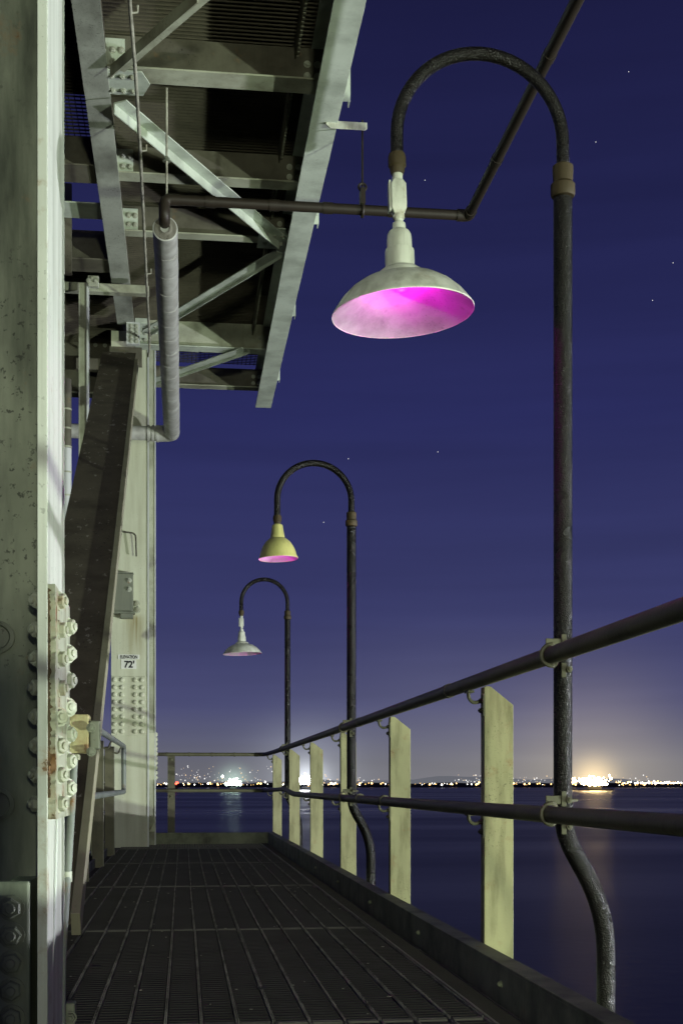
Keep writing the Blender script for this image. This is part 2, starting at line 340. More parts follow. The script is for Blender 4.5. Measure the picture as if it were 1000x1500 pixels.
def ship(name, label, cat, px, d, wpx, mt, n, hpx, em2=None, hull=True, py0=1149):
    t = thing(name, label, cat, (at(px, 1148, d).x, at(px, 1148, d).y, WZ))
    w = wpx*d/F; c = wloc(t)
    bm = nb(); prism(bm, [(c.x-w*.6, c.y, WZ+4), (c.x-w*.5, c.y, WZ-.5), (c.x+w*.5, c.y, WZ-.5), (c.x+w*.62, c.y, WZ+5)], (0, 14, 0)); obj('hull', bm, M_land, t)
    bm = nb(); box(bm, (c.x-w*.25, c.y+3, WZ+4), (c.x+w*.2, c.y+11, WZ+12)); obj('deckhouse', bm, M_land, t)
    for k in (-.35, 0, .33):
        bm = nb(); tube(bm, [(c.x+w*k, c.y+6, WZ+4), (c.x+w*k, c.y+6, EYE+hpx*.7*d/F)], .35, 6); obj('mast', bm, M_land, t)
    bm = nb()
    for i in range(n):
        q = at(px+random.gauss(0, wpx*.22), py0-abs(random.gauss(0, hpx*.42))-1, d-3); blob(bm, q, random.uniform(.6, 2.0)*d/F)
    tag(obj('floodlights', bm, mt, t), kind='stuff')
ship('lit_vessel', 'vessel with blazing amber floodlights on the right of the far shore', 'ship', 872, 4200, 46, E_v, 110, 14, py0=1151)
ship('lit_vessel', 'smaller amber lit vessel just right of the near lamp pole', 'ship', 829, 4400, 26, E_v, 50, 10)
ship('lit_vessel', 'vessel with green white floodlights seen through the end railing', 'ship', 342, 4200, 22, E_g, 60, 11, py0=1151)
ship('lit_vessel', 'vessel with brilliant white floodlights behind the third post', 'ship', 449, 4700, 30, E_b, 90, 13)
ship('lit_vessel', 'small dim vessel beside the far railing post', 'ship', 259, 4300, 8, E_r, 5, 4)
for px, py, lb in ((920, 105, 'faint star high in the top right corner of the sky'), (622, 264, 'faint star inside the curve of the nearest gooseneck'), (955, 440, 'faint star right of the near pole at shade height'), (641, 662, 'faint star between the near pole and the middle gooseneck'), (985, 385, 'faint star closest to the right edge of the sky'), (510, 672, 'faint star just above the middle gooseneck'), (474, 765, 'faint star inside the curve of the middle gooseneck'), (872, 208, 'faint star just right of the near pole coupling')):
    bm = nb(); q = at(px, py, 20000); blob(bm, Vector((0, 0, 0)), 6.5)
    o = obj('star', bm, E_s); o.location = q
    tag(o, lb, 'star', 'stars in the night sky')

# ---------------------------------------------------------------- walkway deck
DX0, DX1 = -.68, .90
def deck():
    root = thing('walkway_deck', 'dark steel plank grating floor of the walkway', None, (0, 0, 0), kind='structure')
    PW = .105; cuts = [1.15, 3.80, 6.27, 8.93, 11.55, 14.05]
    nx = int(round((DX1-DX0)/PW))
    for j in range(len(cuts)-1):
        y0, y1 = cuts[j], cuts[j+1]; ln = y1-y0-.012
        vs = []
        for v in range(3):
            bm = nb()
            box(bm, (.002, 0, -.035), (PW-.002, ln, -.008))
            for sx in (.0005, PW-.0048): box(bm, (sx, 0, -.05), (sx+.0040, ln, .0025), 2)
            step = .045; n = int(ln/step)
            for k in range(n*2):
                yy = k*step/2+.004+random.uniform(0, .006)
                if yy < ln-.02:
                    for sx in (.0005, PW-.0048): box(bm, (sx+.0003, yy, .0026), (sx+.0037, yy+.010, .0026+random.uniform(.0012, .0040)), 2)
            for k in range(n):
                yy = k*step+.012
                box(bm, (.0085, yy, -.0078), (PW-.0088, yy+.020, -.0002))
            box(bm, (.0086, 0, -.0077), (PW-.0089, .011, .0020), 1); box(bm, (.0086, ln-.009, -.0077), (PW-.0089, ln, .0020), 1)
            vs.append(mesh_of('plank', bm, [M_deck, M_rib, M_glint]))
        for i in range(nx):
            o = inst('plank', vs[i % 3], root, (DX0+i*PW+random.uniform(-.001, .001), y0+.004, random.uniform(-.0012, .0)), rot=(0, random.uniform(-.002, .002), random.uniform(-.0016, .0016)))
    # bearing plate left, gutter strip right, supports
    bm = nb(); box(bm, (-.86, 1, -.05), (DX0-.006, 14.6, -.012)); box(bm, (-.86, 1, -.012), (-.852, 14.6, .05)); obj('edge_plate', bm, M_deck, root)
    bm = nb(); box(bm, (DX1+.002, 1, -.06), (DX1+.010, 15.3, .004)); obj('edge_bar', bm, M_line, root)
    bm = nb(); box(bm, (DX1+.085, 1, -.055), (DX1+.089, 15.3, .003)); obj('edge_bar', bm, M_rib, root)
    bm = nb()
    for k in range(1060):
        y = 1.2+k*.0133; box(bm, (DX1+.011, y, -.03), (DX1+.084, y+.005, -.001))
    tag(obj('gutter_grating', bm, M_deck, root), kind='stuff')
    bm = nb()
    for k in range(60):
        x = DX0+k*.028; 
        if x < 1.02: box(bm, (x, 14.07, -.035), (x+.006, 15.25, -.003))
    for k in range(24): box(bm, (DX0, 14.09+k*.049, -.036), (1.02, 14.094+k*.049, -.004))
    tag(obj('end_grating', bm, M_rib, root), kind='stuff')
    bm = nb(); box(bm, (-1.0, .8, -.30), (1.05, 15.3, -.16)); obj('under_frame', bm, M_deck, root)
deck()
def kerbs():
    # right-hand channel kerb: inner web, top flange, outer edge at X = 1.075
    r = thing('kerb', 'green steel channel kerb along the open side of the walkway', None, (1.03, 0, 0), kind='structure')
    bm = nb(); box(bm, (1.008, .6, -.12), (1.018, 15.42, .114)); obj('kerb_web', bm, M_kerb, r, bevel=.002)
    bm = nb(); box(bm, (1.006, .6, .1142), (1.076, 15.42, .125)); obj('kerb_flange', bm, M_kerb, r, bevel=.002)
    ms = mesh_of('bolt', hexbolt_bm(.009, .007, .003), M_kerb)
    for k in range(9): inst('bolt', ms, r, (1.008, 2.6+k*1.45, .06), rot=(0, -math.pi/2, 0))
    r = thing('kerb', 'low green kerb closing the far end of the walkway', None, (0, 15.3, 0), kind='structure')
    bm = nb(); box(bm, (-.9, 15.30, -.12), (1.0, 15.31, .114)); obj('kerb_web', bm, M_kerb, r)
    bm = nb(); box(bm, (-.9, 15.298, .1142), (1.0, 15.40, .125)); obj('kerb_flange', bm, M_kerb, r)
    r = thing('kerb', 'thin bright edged kerb along the column side of the walkway', None, (-.68, 0, 0), kind='structure')
    bm = nb(); box(bm, (-.742, 4.5, -.01), (-.735, 14.3, .06)); obj('kerb_web', bm, M_kerb, r)
    bm = nb(); box(bm, (-.746, 4.5, .0602), (-.732, 14.3, .066)); obj('kerb_flange', bm, M_line, r)
kerbs()

# ---------------------------------------------------------------- right guardrail
RX = 1.006; ZT, ZL = EYE+.354, EYE-.083
POSTD = (4.68, 6.80, 8.93, 11.05, 13.25, 15.66)
def guardrail():
    g = thing('guardrail', 'dark pipe guardrail with yellow green channel posts along the water side', 'railing', (1.05, 4.6, 0))
    yc = Yof(RX, 15.75)
    xl = at(219, 1103, 15.75)
    bm = nb(); tube(bm, bend([(RX, .9, ZT), (RX, 14.4, ZT), (RX-.02, yc-.1, ZT), (RX-.14, yc+.02, ZT)], .2, 6), .0242, 20); obj('top_rail', bm, M_rail, g, smooth=40)
    bm = nb(); tube(bm, bend([(RX, .9, ZL), (RX, Yof(RX, 11.9), ZL-.012), (RX, Yof(RX, 12.9), ZL+.03), (RX-.01, 14.7, ZL+.012), (RX-.02, yc-.1, ZL), (RX-.14, yc+.02, ZL)], .22, 6), .0235, 20); obj('lower_rail', bm, M_rail, g, smooth=40)
    # sleeve joints
    for d, z in ((7.45, ZT), (7.45, ZL), (4.95, ZT), (6.55, ZL)):
        bm = nb(); tube(bm, [(RX, Yof(RX, d)-.03, z), (RX, Yof(RX, d)+.03, z)], .0268, 20); obj('pipe_sleeve', bm, M_rail, g, smooth=40)
    def post_mesh():
        bm = nb()
        prism(bm, [(0, 0, -.55), (.105, 0, -.55), (.105, 0, .985), (.020, 0, 1.052), (0, 0, 1.052)], (0, .007, 0))
        box(bm, (-.002, .0002, -.55), (.0055, .055, 1.050)); box(bm, (.098, .0072, -.55), (.1048, .05, .984))
        return mesh_of('post', bm, M_post)
    pm = post_mesh()
    def brk(z):
        bm = nb()
        pts = [(RX+.004, -.055, z-.022), (RX+.006, -.03, z-.028), (RX+.014, -.004, z-.048), (RX+.03, .004, z-.062), (RX+.05, .006, z-.060), (1.079, .006, z-.052)]
        tube(bm, bend(pts, .02, 3), .0065, 8); box(bm, (RX-.006, -.085, z-.031), (RX+.016, -.02, z-.0235))
        box(bm, (1.071, -.014, z-.11), (1.0778, .028, z-.03)); return bm
    bms = [mesh_of('rail_bracket', brk(ZT), M_bracket, 40), mesh_of('rail_bracket', brk(ZL), M_bracket, 40)]
    bb = mesh_of('bolt', hexbolt_bm(.009, .007, .004), M_bracket)
    for d in POSTD:
        y = Yof(1.08, d); p = inst('post', pm, g, (1.08, y, 0))
        b = p.modifiers.new('b', 'BEVEL'); b.width = .0015; b.segments = 1
        for q in bms: inst('rail_bracket', q, g, (0, y, 0))
        for z in (ZT-.055, ZT-.09, ZL-.055, ZL-.09): inst('bolt', bb, g, (1.071, y+.005, z), rot=(0, -math.pi/2, 0))
    # far end
    e = thing('end_guardrail', 'thin dark railing closing the far end of the walkway with one flat post', 'railing', (.3, yc, 0))
    for z, nm in ((ZT, 'top_rail'), (ZL, 'lower_rail')):
        bm = nb(); tube(bm, [(RX-.145, yc+.02, z), (xl.x, yc+.02, z)], .022, 14); obj(nm, bm, M_bracket, e, smooth=40)
        for k in range(5):
            x = -.2+k*.27; bm = nb(); tube(bm, [(x, yc+.02, z), (x+.02, yc+.02, z)], .026, 14); obj('pipe_sleeve', bm, M_bracket, e, smooth=40)
    x0 = at(246, 1100, 15.8).x; x1 = at(256.5, 1100, 15.8).x
    bm = nb(); box(bm, (x0, yc+.05, -.3), (x1, yc+.06, ZT-.005)); obj('post', bm, M_rail, e)
    for z in (ZT-.06, ZL-.07):
        inst('bolt', mesh_of('bolt', hexbolt_bm(.016, .01, .006), M_bracket), e, ((x0+x1)/2, yc+.05, z), rot=(math.pi/2, 0, 0))
    # left guardrail with returned end
    l = thing('side_guardrail', 'short grey pipe guardrail with looped end before the far column', 'railing', (-.6, 10, 0))
    X = -.60; ye = Yof(X, 13.3); zt = EYE+.385
    bm = nb(); tube(bm, bend([(X, 6.5, zt), (X, ye, zt), (X, ye, ZL), (X, 6.5, ZL)], .09, 8), .0245, 16); obj('rail_loop', bm, M_cond, l, smooth=40)
    for k in range(4):
        y = 12.9-k*1.75
        bm = nb(); box(bm, (X-.16, y, -.2), (X-.07, y+.008, zt-.02)); box(bm, (X-.078, y+.0085, -.2), (X-.07, y+.10, zt-.02)); obj('post', bm, M_rail, l)
        bm = nb(); box(bm, (X-.0698, y-.004, -.2), (X-.064, y+.012, zt-.02)); obj('post_edge', bm, M_line, l)
        bm = nb(); tube(bm, bend([(X-.075, y, ZT-.05), (X-.03, y, ZT-.06), (X, y, ZT+.01)], .02, 3), .008, 8); obj('rail_bracket', bm, M_bracket, l, smooth=40)
    bm = nb()
    for k in range(3): box(bm, (-.79, 5.2, .12+k*.30), (-.785, 13.8, .385+k*.30))
    obj('infill_plate', bm, M_deck, l)
    bmm = []
    for k in range(8):
        y = 6.2+k*1.03; bm = nb(); box(bm, (-.784, y, .08), (-.745, y+.012, 1.0)); obj('stiffener', bm, M_beam, l)
guardrail()

# ---------------------------------------------------------------- lamp posts
def lamp(d, kind, label, pr, zc, zrim, ztop, tilt, jog=True, power=1.0):
    X = RX+.0235+pr+.004; Y = Yof(X, d)
    t = thing('lamp_post', label, 'lamp post', (X, Y, -.3), group='gooseneck lamps clamped along the guardrail')
    # pole with outboard jog below the lower rail
    bm = nb(); path = bend([(X+.125, Y, -.75), (X+.125, Y, .34), (X+.004, Y, ZL-.06), (X, Y, ZL+.05), (X, Y, zc-.06)], .13, 8)
    tube(bm, path, pr, 24); obj('pole', bm, M_pole, t, smooth=40)
    R = .236; ar = pr*.68; cz = ztop-R; xl = X-2*R
    nz = zrim+(.43 if kind == 'dish' else .262)                           # lower end of the arch pipe
    pts = [(X, Y, zc-.03), (X, Y, cz-.02)]+arc((X-R, Y, cz), R, 0, math.pi, 26, (1, 0, 0), (0, 0, 1))+[(xl, Y, nz-.01)]
    pts = [pts[0]]+[p for p in pts[1:]]
    bm = nb(); tube(bm, pts, ar, 20); obj('gooseneck', bm, M_pole, t, smooth=40)
    bm = nb(); lathe(bm, [(0, -.055), (pr+.005, -.055), (pr+.008, -.048), (pr+.008, -.022), (pr+.001, -.014), (ar+.011, .016), (ar+.011, .030), (ar+.002, .037), (0, .037)], 28, Matrix.Translation((X, Y, zc))); obj('coupling', bm, M_coup, t, smooth=35)
    # lower coupling, box, socket and shade hang with a slight tilt
    B = Matrix.Translation((xl, Y, nz)) @ Matrix.Rotation(tilt, 4, 'Y')
    bm = nb(); lathe(bm, [(0, -.048), (ar*.98, -.048), (ar+.003, -.036), (ar+.003, -.030), (ar+.007, -.026), (ar+.007, -.002), (ar+.004, .008), (ar, .010), (0, .010)], 24, B); obj('coupling', bm, M_coup, t, smooth=35)
    T = B @ Matrix.Translation((0, 0, -(nz-zrim)))
    if kind == 'dish':
        bm = nb()
        lathe(bm, [(0, .366), (.0145, .366), (.0145, .385), (0, .385)], 16, T); lathe(bm, [(0, .222), (.0185, .222), (.0185, .246), (.012, .248), (.012, .256), (.0165, .258), (.0165, .27), (0, .27)], 20, T)
        vs = []
        for z in (.268, .284, .35, .366):
            k = .6 if z in (.268, .366) else 1
            vs.append([bm.verts.new(T @ Vector((a*.021*k, b*.019*k, z))) for a, b in ((-1, -1), (1, -1), (1, 1), (-1, 1))])
        for a, b in zip(vs, vs[1:]):
            for i in range(4): bm.faces.new((a[i], a[(i+1) % 4], b[(i+1) % 4], b[i]))
        bm.faces.new(vs[0][::-1]); bm.faces.new(vs[-1])
        jb = obj('junction_box', bm, M_enamel, t, smooth=30, bevel=.002)
        bm = nb(); B2 = T @ Matrix.Translation((-.0215, 0, .318)) @ Matrix.Rotation(-math.pi/2, 4, 'Y')
        prism(bm, [B2 @ Vector(p) for p in ((-.042, -.014, 0), (.042, -.014, 0), (.042, .014, 0), (-.042, .014, 0))], B2.to_3x3() @ Vector((0, 0, .005))); obj('cover_plate', bm, M_enamel, t)
        bm = nb(); lathe(bm, [(0, .228), (.020, .228), (.028, .223), (.033, .214), (.0345, .200), (.035, .176), (.0358, .1735), (.0395, .172), (.0405, .168), (.0408, .128), (.041, .120), (0, .120)], 36, T); obj('socket_cover', bm, M_enamel, t, smooth=35)
        outer = [(.041, .121), (.050, .118), (.062, .109), (.068, .100), (.069, .0965), (.085, .0925), (.116, .080), (.145, .061), (.170, .037), (.185, .017), (.193, .005), (.1965, .001), (.198, -.002)]
        rr = .203
    else:
        bm = nb(); lathe(bm, [(0, .220), (.016, .220), (.030, .212), (.034, .205), (.043, .145), (.0455, .138), (.0455, .128), (0, .128)], 36, T); obj('socket_cover', bm, M_yenamel, t, smooth=35)
        outer = [(.045, .1285), (.056, .122), (.078, .103), (.097, .075), (.111, .042), (.1185, .012), (.124, .002), (.125, -.001)]
        rr = .1245
    T = T @ Matrix.Translation((0, 0, .12)) @ Matrix.Rotation(tilt*1.4, 4, 'Y') @ Matrix.Translation((0, 0, -.12))
    inner = [(r-.0022, z-.0016) for r, z in outer]
    bm = nb(); lathe(bm, outer, 64, T); lathe(bm, [outer[-1], (outer[-1][0]-.001, outer[-1][1]-.003), inner[-1]], 64, T)
    sh = obj('shade', bm, M_enamel if kind == 'dish' else M_yenamel, t, smooth=50)
    bm = nb(); lathe(bm, inner+[(0, inner[0][1]+.002)], 64, T); obj('shade_lining', bm, M_inner, sh, smooth=60)
    # bulb: short, up inside the neck
    bz = .100 if kind == 'dish' else .115
    bm = nb(); lathe(bm, [(0, bz-.042), (.012, bz-.040), (.021, bz-.030), (.024, bz-.018), (.020, bz-.004), (.012, bz+.012), (.011, bz+.018), (0, bz+.018)], 20, T); obj('bulb', bm, M_bulb, t, smooth=60)
    ll = bpy.data.lights.new('bulb_light', 'POINT'); ll.energy = power; ll.color = (1.0, .02, .85); ll.shadow_soft_size = .02
    lo = bpy.data.objects.new('bulb_light', ll); link(lo, t); lo.location = (T @ Vector((0, 0, bz-.060)))-wloc(t)
    # clamps at the two rails
    for z in (ZT, ZL):
        bm = nb()
        ring = arc((RX, 0, 0), .0295, 0, 2*math.pi, 20, (1, 0, 0), (0, 0, 1))
        yy = Y-.075
        tube(bm, [Vector((p.x, yy+(.05 if p.x > RX else 0)*((p.x-RX)/.03), z+p.z)) for p in ring], .0062, 8, False)
        tube(bm, arc((X, Y, z+.004), pr+.008, math.pi*.5, math.pi*1.5, 10, (-1, 0, 0), (0, -1, 0)) if False else [(X-.0, Y-pr-.008, z+.036), (X+pr+.010, Y-pr*.4, z+.037), (X+pr+.010, Y+.02, z+.037)], .005, 8)
        cl = obj('rail_clamp', bm, M_rail, t, smooth=40)
        bm = nb(); x0 = X-.010
        for a_, b_ in (((x0-.006, Y-pr-.016, z+.020), (x0+.008, Y-pr-.007, z+.062)), ((x0-.006, Y-pr-.016, z-.058), (x0+.008, Y-pr-.007, z-.018)), ((x0-.050, Y-pr-.013, z+.026), (x0-.0065, Y-pr-.007, z+.050))):
            bm = nb(); box(bm, a_, b_); obj('clamp_plate', bm, M_bracket, cl, bevel=.0015)
        for dz in (.038, -.036):
            bm = hexbolt_bm(.010, .010, .008, False); bmesh.ops.transform(bm, matrix=Matrix.Translation((x0+.014, Y-pr-.016, z+dz)) @ Matrix.Rotation(math.pi/2, 4, 'X'), verts=bm.verts[:]); obj('bolt', bm, M_bracket, cl)
    return t
M_bulb = emit('magenta_bulb', (1, .05, .9), 1.5)
lamp(3.65, 'dish', 'nearest gooseneck lamp with chipped wide white dish shade glowing magenta inside', .0262, 2.406, 2.006, 2.738, math.radians(-1.6), power=2.9)
lamp(8.26, 'bowl', 'middle gooseneck lamp with deep yellowish bowl shade glowing pink', .030, 2.395, 2.125, 2.735, math.radians(-1), power=1.6)
lamp(13.3, 'dish', 'farthest and smallest gooseneck lamp with wide white dish shade', .030, 2.44, 2.030, 2.79, math.radians(-1), power=1.0)

# ---------------------------------------------------------------- near column
def rough_plate(bm, a, b, ny=60, jit=.004, xj=.0004):
    """plate in the YZ plane with ragged front edge; a=(x0,y0,z0) b=(x1,y1,z1)"""
    x0, y0, z0 = a; x1, y1, z1 = b; L_ = []
    off = 0
    for k in range(ny+1):
        z = z0+(z1-z0)*k/ny; off = off*.6+random.gauss(0, jit); 
        L_.append([bm.verts.new(p) for p in ((x0, y0+off*.5, z), (x1+random.gauss(0, xj), y0+off, z), (x1, y1, z), (x0, y1, z))])
    for r0, r1 in zip(L_, L_[1:]):
        for i in range(4):
            j = (i+1) % 4; bm.faces.new((r0[i], r0[j], r1[j], r1[i]))
    bm.faces.new(L_[0][::-1]); bm.faces.new(L_[-1])
M_seam = paint('dark_rust_seam', (.13, .095, .05), (.03, .022, .012), .8, .8, .8, .9, bump=1, fine=40)
def near_column():
    t = thing('steel_column', 'near white and green steel column filling the left edge with a bolted splice', 'column', (-.5, 3.2, 0))
    XO = at(70, 1148, 3.0).x                       # outer (+X) face
    yN = Yof(XO, 3.0); yF = Yof(XO, 3.43); th = .0235
    bm = nb(); box(bm, (XO-th, yN, -1.2), (XO, yF, 7)); obj('flange', bm, M_col, t, bevel=.002)
    XL = XO-.50
    bm = nb(); box(bm, (XL-th, yN, -1.2), (XL, yF, 7)); obj('flange', bm, M_col, t, bevel=.002)
    yw = yN+.19
    bm = nb(); box(bm, (XL+.0005, yw, -1.2), (XO-th-.0005, yw+.016, 7)); obj('web', bm, M_web, t)
    # splice plate on the outer face
    zt = EYE+(1148-857)/F*3.02; zb = EYE+(1148-1200)/F*3.02
    bm = nb(); rough_plate(bm, (XO+.0005, yN+.012, zb), (XO+.017, yF-.03, zt)); obj('splice_plate', bm, M_splice, t)
    bm = nb(); rough_plate(bm, (XO+.0003, yN+.0035, zb+.05), (XO+.0055, yN+.0128, zt-.01), 90, .0012, .0026); obj('rust_seam', bm, M_seam, t)
    hb = [mesh_of('bolt_head', hexbolt_bm(.0185, .014, .005), M_splice, 30) for _ in range(1)][0]
    nutm = mesh_of('nut', hexbolt_bm(.019, .020, .008), M_bolt, 30)
    for i in range(8):
        py = 880+i*42.5; z = EYE+(1148-py)/F*3.08
        a = random.uniform(0, 1)
        inst('bolt_head', hb, t, (XO+.017, yN+.085, z), rot=(random.random(), math.pi/2, 0))
        if i < 7: inst('bolt_head', hb, t, (XO+.017, yN+.33, z-.042+(.010)), rot=(random.random(), math.pi/2, 0), scale=(1.05, 1.05, 1.05))
        inst('nut', nutm, t, (XO-th, yN+.085, z), rot=(random.random(), -math.pi/2, 0))
    # cover plate low on the web with large hex bolts
    zc = EYE-(1292-1148)/F*2.95
    xr = at(41, 1300, 2.95).x
    bm = nb(); box(bm, (xr-.30, yw-.20, -.9), (xr, yw-.184, zc)); obj('web_plate', bm, M_web, t, bevel=.006)
    bm = nb(); box(bm, (xr-.30, yw-.1838, -.9), (xr-.25, yw-.0005, zc)); box(bm, (xr-.05, yw-.1838, -.9), (xr-.002, yw-.0005, zc-.003)); obj('web_packer', bm, M_web, t)
    big = mesh_of('bolt_head', hexbolt_bm(.0235, .018, .010), M_greybolt, 30)
    for i in range(8):
        p = at(15, 1332+i*40.5, 2.95)
        inst('bolt_head', big, t, (p.x, yw-.20, p.z), rot=(math.pi/2, random.random(), 0))
    # two round patched holes on the web
    for py in (932, 1178):
        p = at(-4, py, 3.15); bm = nb(); lathe(bm, [(0, 0), (.040, 0), (.040, .010), (.030, .012), (.026, .004), (0, .004)], 28, Matrix.Translation((p.x, yw-.0002, p.z)) @ Matrix.Rotation(math.pi/2, 4, 'X')); obj('hole_ring', bm, M_greybolt, t, smooth=35)
    return XO, yN, yF
XO, YN, YF = near_column()
def near_conduit():
    c = thing('conduit_bracket', 'rusty cream box bracket bolted beside the near column splice', 'bracket', tuple(at(115, 1075, 3.5)))
    bm = nb(); a = at(100, 1103, 3.45); b = at(130, 1046, 3.45); box(bm, (a.x-.02, a.y, a.z), (b.x, a.y+.07, b.z)); obj('bracket_box', bm, M_rusty, c, bevel=.004)
    bm = nb(); a = at(99, 1113, 3.45); b = at(116, 1104, 3.45); box(bm, (a.x-.02, a.y, a.z), (b.x, a.y+.05, b.z-.001)); obj('bracket_foot', bm, M_splice, c, bevel=.003)
    bm = nb(); a = at(131, 1097, 3.45); b = at(146, 1055, 3.45); box(bm, (a.x, a.y+.01, a.z), (b.x, a.y+.055, b.z)); obj('clamp_jaw', bm, M_greybolt, c, bevel=.004)
    for py in (1066, 1101):
        p = at(134, py, 3.44); bm = hexbolt_bm(.010, .010, .006); bmesh.ops.transform(bm, matrix=Matrix.Translation(p) @ Matrix.Rotation(math.pi/2, 4, 'X'), verts=bm.verts[:]); obj('bolt', bm, M_greybolt, c)
    k = thing('conduit', 'grey flaking conduit pipe running down beside the near column', 'conduit', tuple(at(92, 1480, 3.35)))
    bm = nb(); tube(bm, bend([at(108, 1108, 3.55), at(106, 1150, 3.52), at(97, 1300, 3.45), at(90, 1400, 3.4), at(88, 1640, 3.35)], .08, 4), .0125, 16); obj('pipe', bm, M_cond, k, smooth=40)
    bm = nb(); p = at(97, 1284, 3.46); tube(bm, [p-Vector((0, 0, .014)), p+Vector((0, 0, .014))], .0165, 16); box(bm, (p.x-.036, p.y-.014, p.z-.013), (p.x+.004, p.y+.012, p.z+.012)); obj('pipe_clamp', bm, M_bolt, k, smooth=40)
    bm = nb(); tube(bm, bend([at(84, 1200, 3.15), at(80, 1360, 3.14), at(71, 1490, 3.1), at(70, 1640, 3.1)], .08, 4), .0035, 8); w = thing('cable', 'thin grey cable hanging down the bright flange of the near column', 'cable', tuple(at(72, 1490, 3.1))); obj('wire', bm, M_bright, w, smooth=40)
    f = thing('pipe_fitting', 'stubby grey bolted fitting on the deck at the bottom left', 'fitting', tuple(at(98, 1490, 3.6)))
    a = at(96, 1530, 3.5); b = at(110, 1470, 3.5); bm = nb(); box(bm, (a.x, a.y, a.z), (b.x, a.y+.05, b.z)); obj('fitting_body', bm, M_greybolt, f, bevel=.004)
    p = at(104, 1490, 3.49); bm = hexbolt_bm(.013, .012, .008); bmesh.ops.transform(bm, matrix=Matrix.Translation(p) @ Matrix.Rotation(math.pi/2, 4, 'X'), verts=bm.verts[:]); obj('bolt', bm, M_greybolt, f)
M_rusty = paint('cream_rusting_box_paint', (.50, .48, .26), (.20, .15, .06), .7, 2.0, .6, .5)
near_conduit()

# ---------------------------------------------------------------- sloping brace
def brace():
    b0 = at(104, 1350, 4.6); b1 = at(199, 520, 13.1); u = (b1-b0); ln = u.length; u.normalize()
    s = Vector((1, 0, 0)); s = (s-u*s.dot(u)).normalized(); n = u.cross(s).normalized()
    if n.y > 0: n = -n
    t = thing('sloping_brace', 'long brown steel channel brace leaning from the deck up to the far column', 'brace', tuple(b0))
    bm = nb(); obox(bm, b0, u, s, n, ln+.1, -.335, -.0005, -.012, 0, cuts=12); obj('web', bm, M_brace, t)
    bm = nb(); obox(bm, b0, u, s, n, ln-.35, 0, .034, -.06, .035, cuts=12); obj('edge_flange', bm, M_strip, t, bevel=.002)
    # end plate folded flat against the column
    e = b0+u*(ln+.1)
    bm = nb(); a = at(160.5, 536, 13.2); b = at(208, 507, 13.2); box(bm, (a.x, a.y, a.z), (b.x, a.y+.014, b.z)); obj('end_plate', bm, M_brown, t, bevel=.002)
brace()

# ---------------------------------------------------------------- far column
def rust_run(m, p):
    N = m.node_tree.nodes; L = m.node_tree.links; b = N['Principled BSDF']; src = b.inputs['Base Color'].links[0].from_socket
    g = N.new('ShaderNodeNewGeometry'); sx = N.new('ShaderNodeSeparateXYZ'); L.new(g.outputs['Position'], sx.inputs[0])
    def mth(op, a, c):
        q = N.new('ShaderNodeMath'); q.operation = op
        for i, v in enumerate((a, c)):
            if hasattr(v, 'links'): L.new(v, q.inputs[i])
            else: q.inputs[i].default_value = v
        return q.outputs[0]
    def rg(v, a, c):
        r = N.new('ShaderNodeMapRange'); L.new(v, r.inputs[0]); r.inputs[1].default_value = a; r.inputs[2].default_value = c; return r.outputs[0]
    dx = mth('ABSOLUTE', mth('SUBTRACT', sx.outputs[0], p.x), 0)
    mx_ = rg(dx, .15, .02); mz = mth('MULTIPLY', rg(sx.outputs[2], p.z-.55, p.z-.05), rg(sx.outputs[2], p.z+.06, p.z+.0))
    mp = N.new('ShaderNodeMapping'); mp.inputs['Scale'].default_value = (26, 26, 1.2); L.new(g.outputs['Position'], mp.inputs[0])
    t = N.new('ShaderNodeTexNoise'); t.inputs['Scale'].default_value = 1; t.inputs['Detail'].default_value = 5; L.new(mp.outputs[0], t.inputs['Vector'])
    f = mth('MULTIPLY', mth('MULTIPLY', mx_, mz), rg(t.outputs[0], .3, .65))
    x = N.new('ShaderNodeMix'); x.data_type = 'RGBA'; L.new(f, x.inputs[0]); L.new(src, x.inputs[6]); x.inputs[7].default_value = (.20, .15, .035, 1); L.new(x.outputs[2], b.inputs['Base Color'])
rust_run(M_colf, at(197, 905, 14.45))
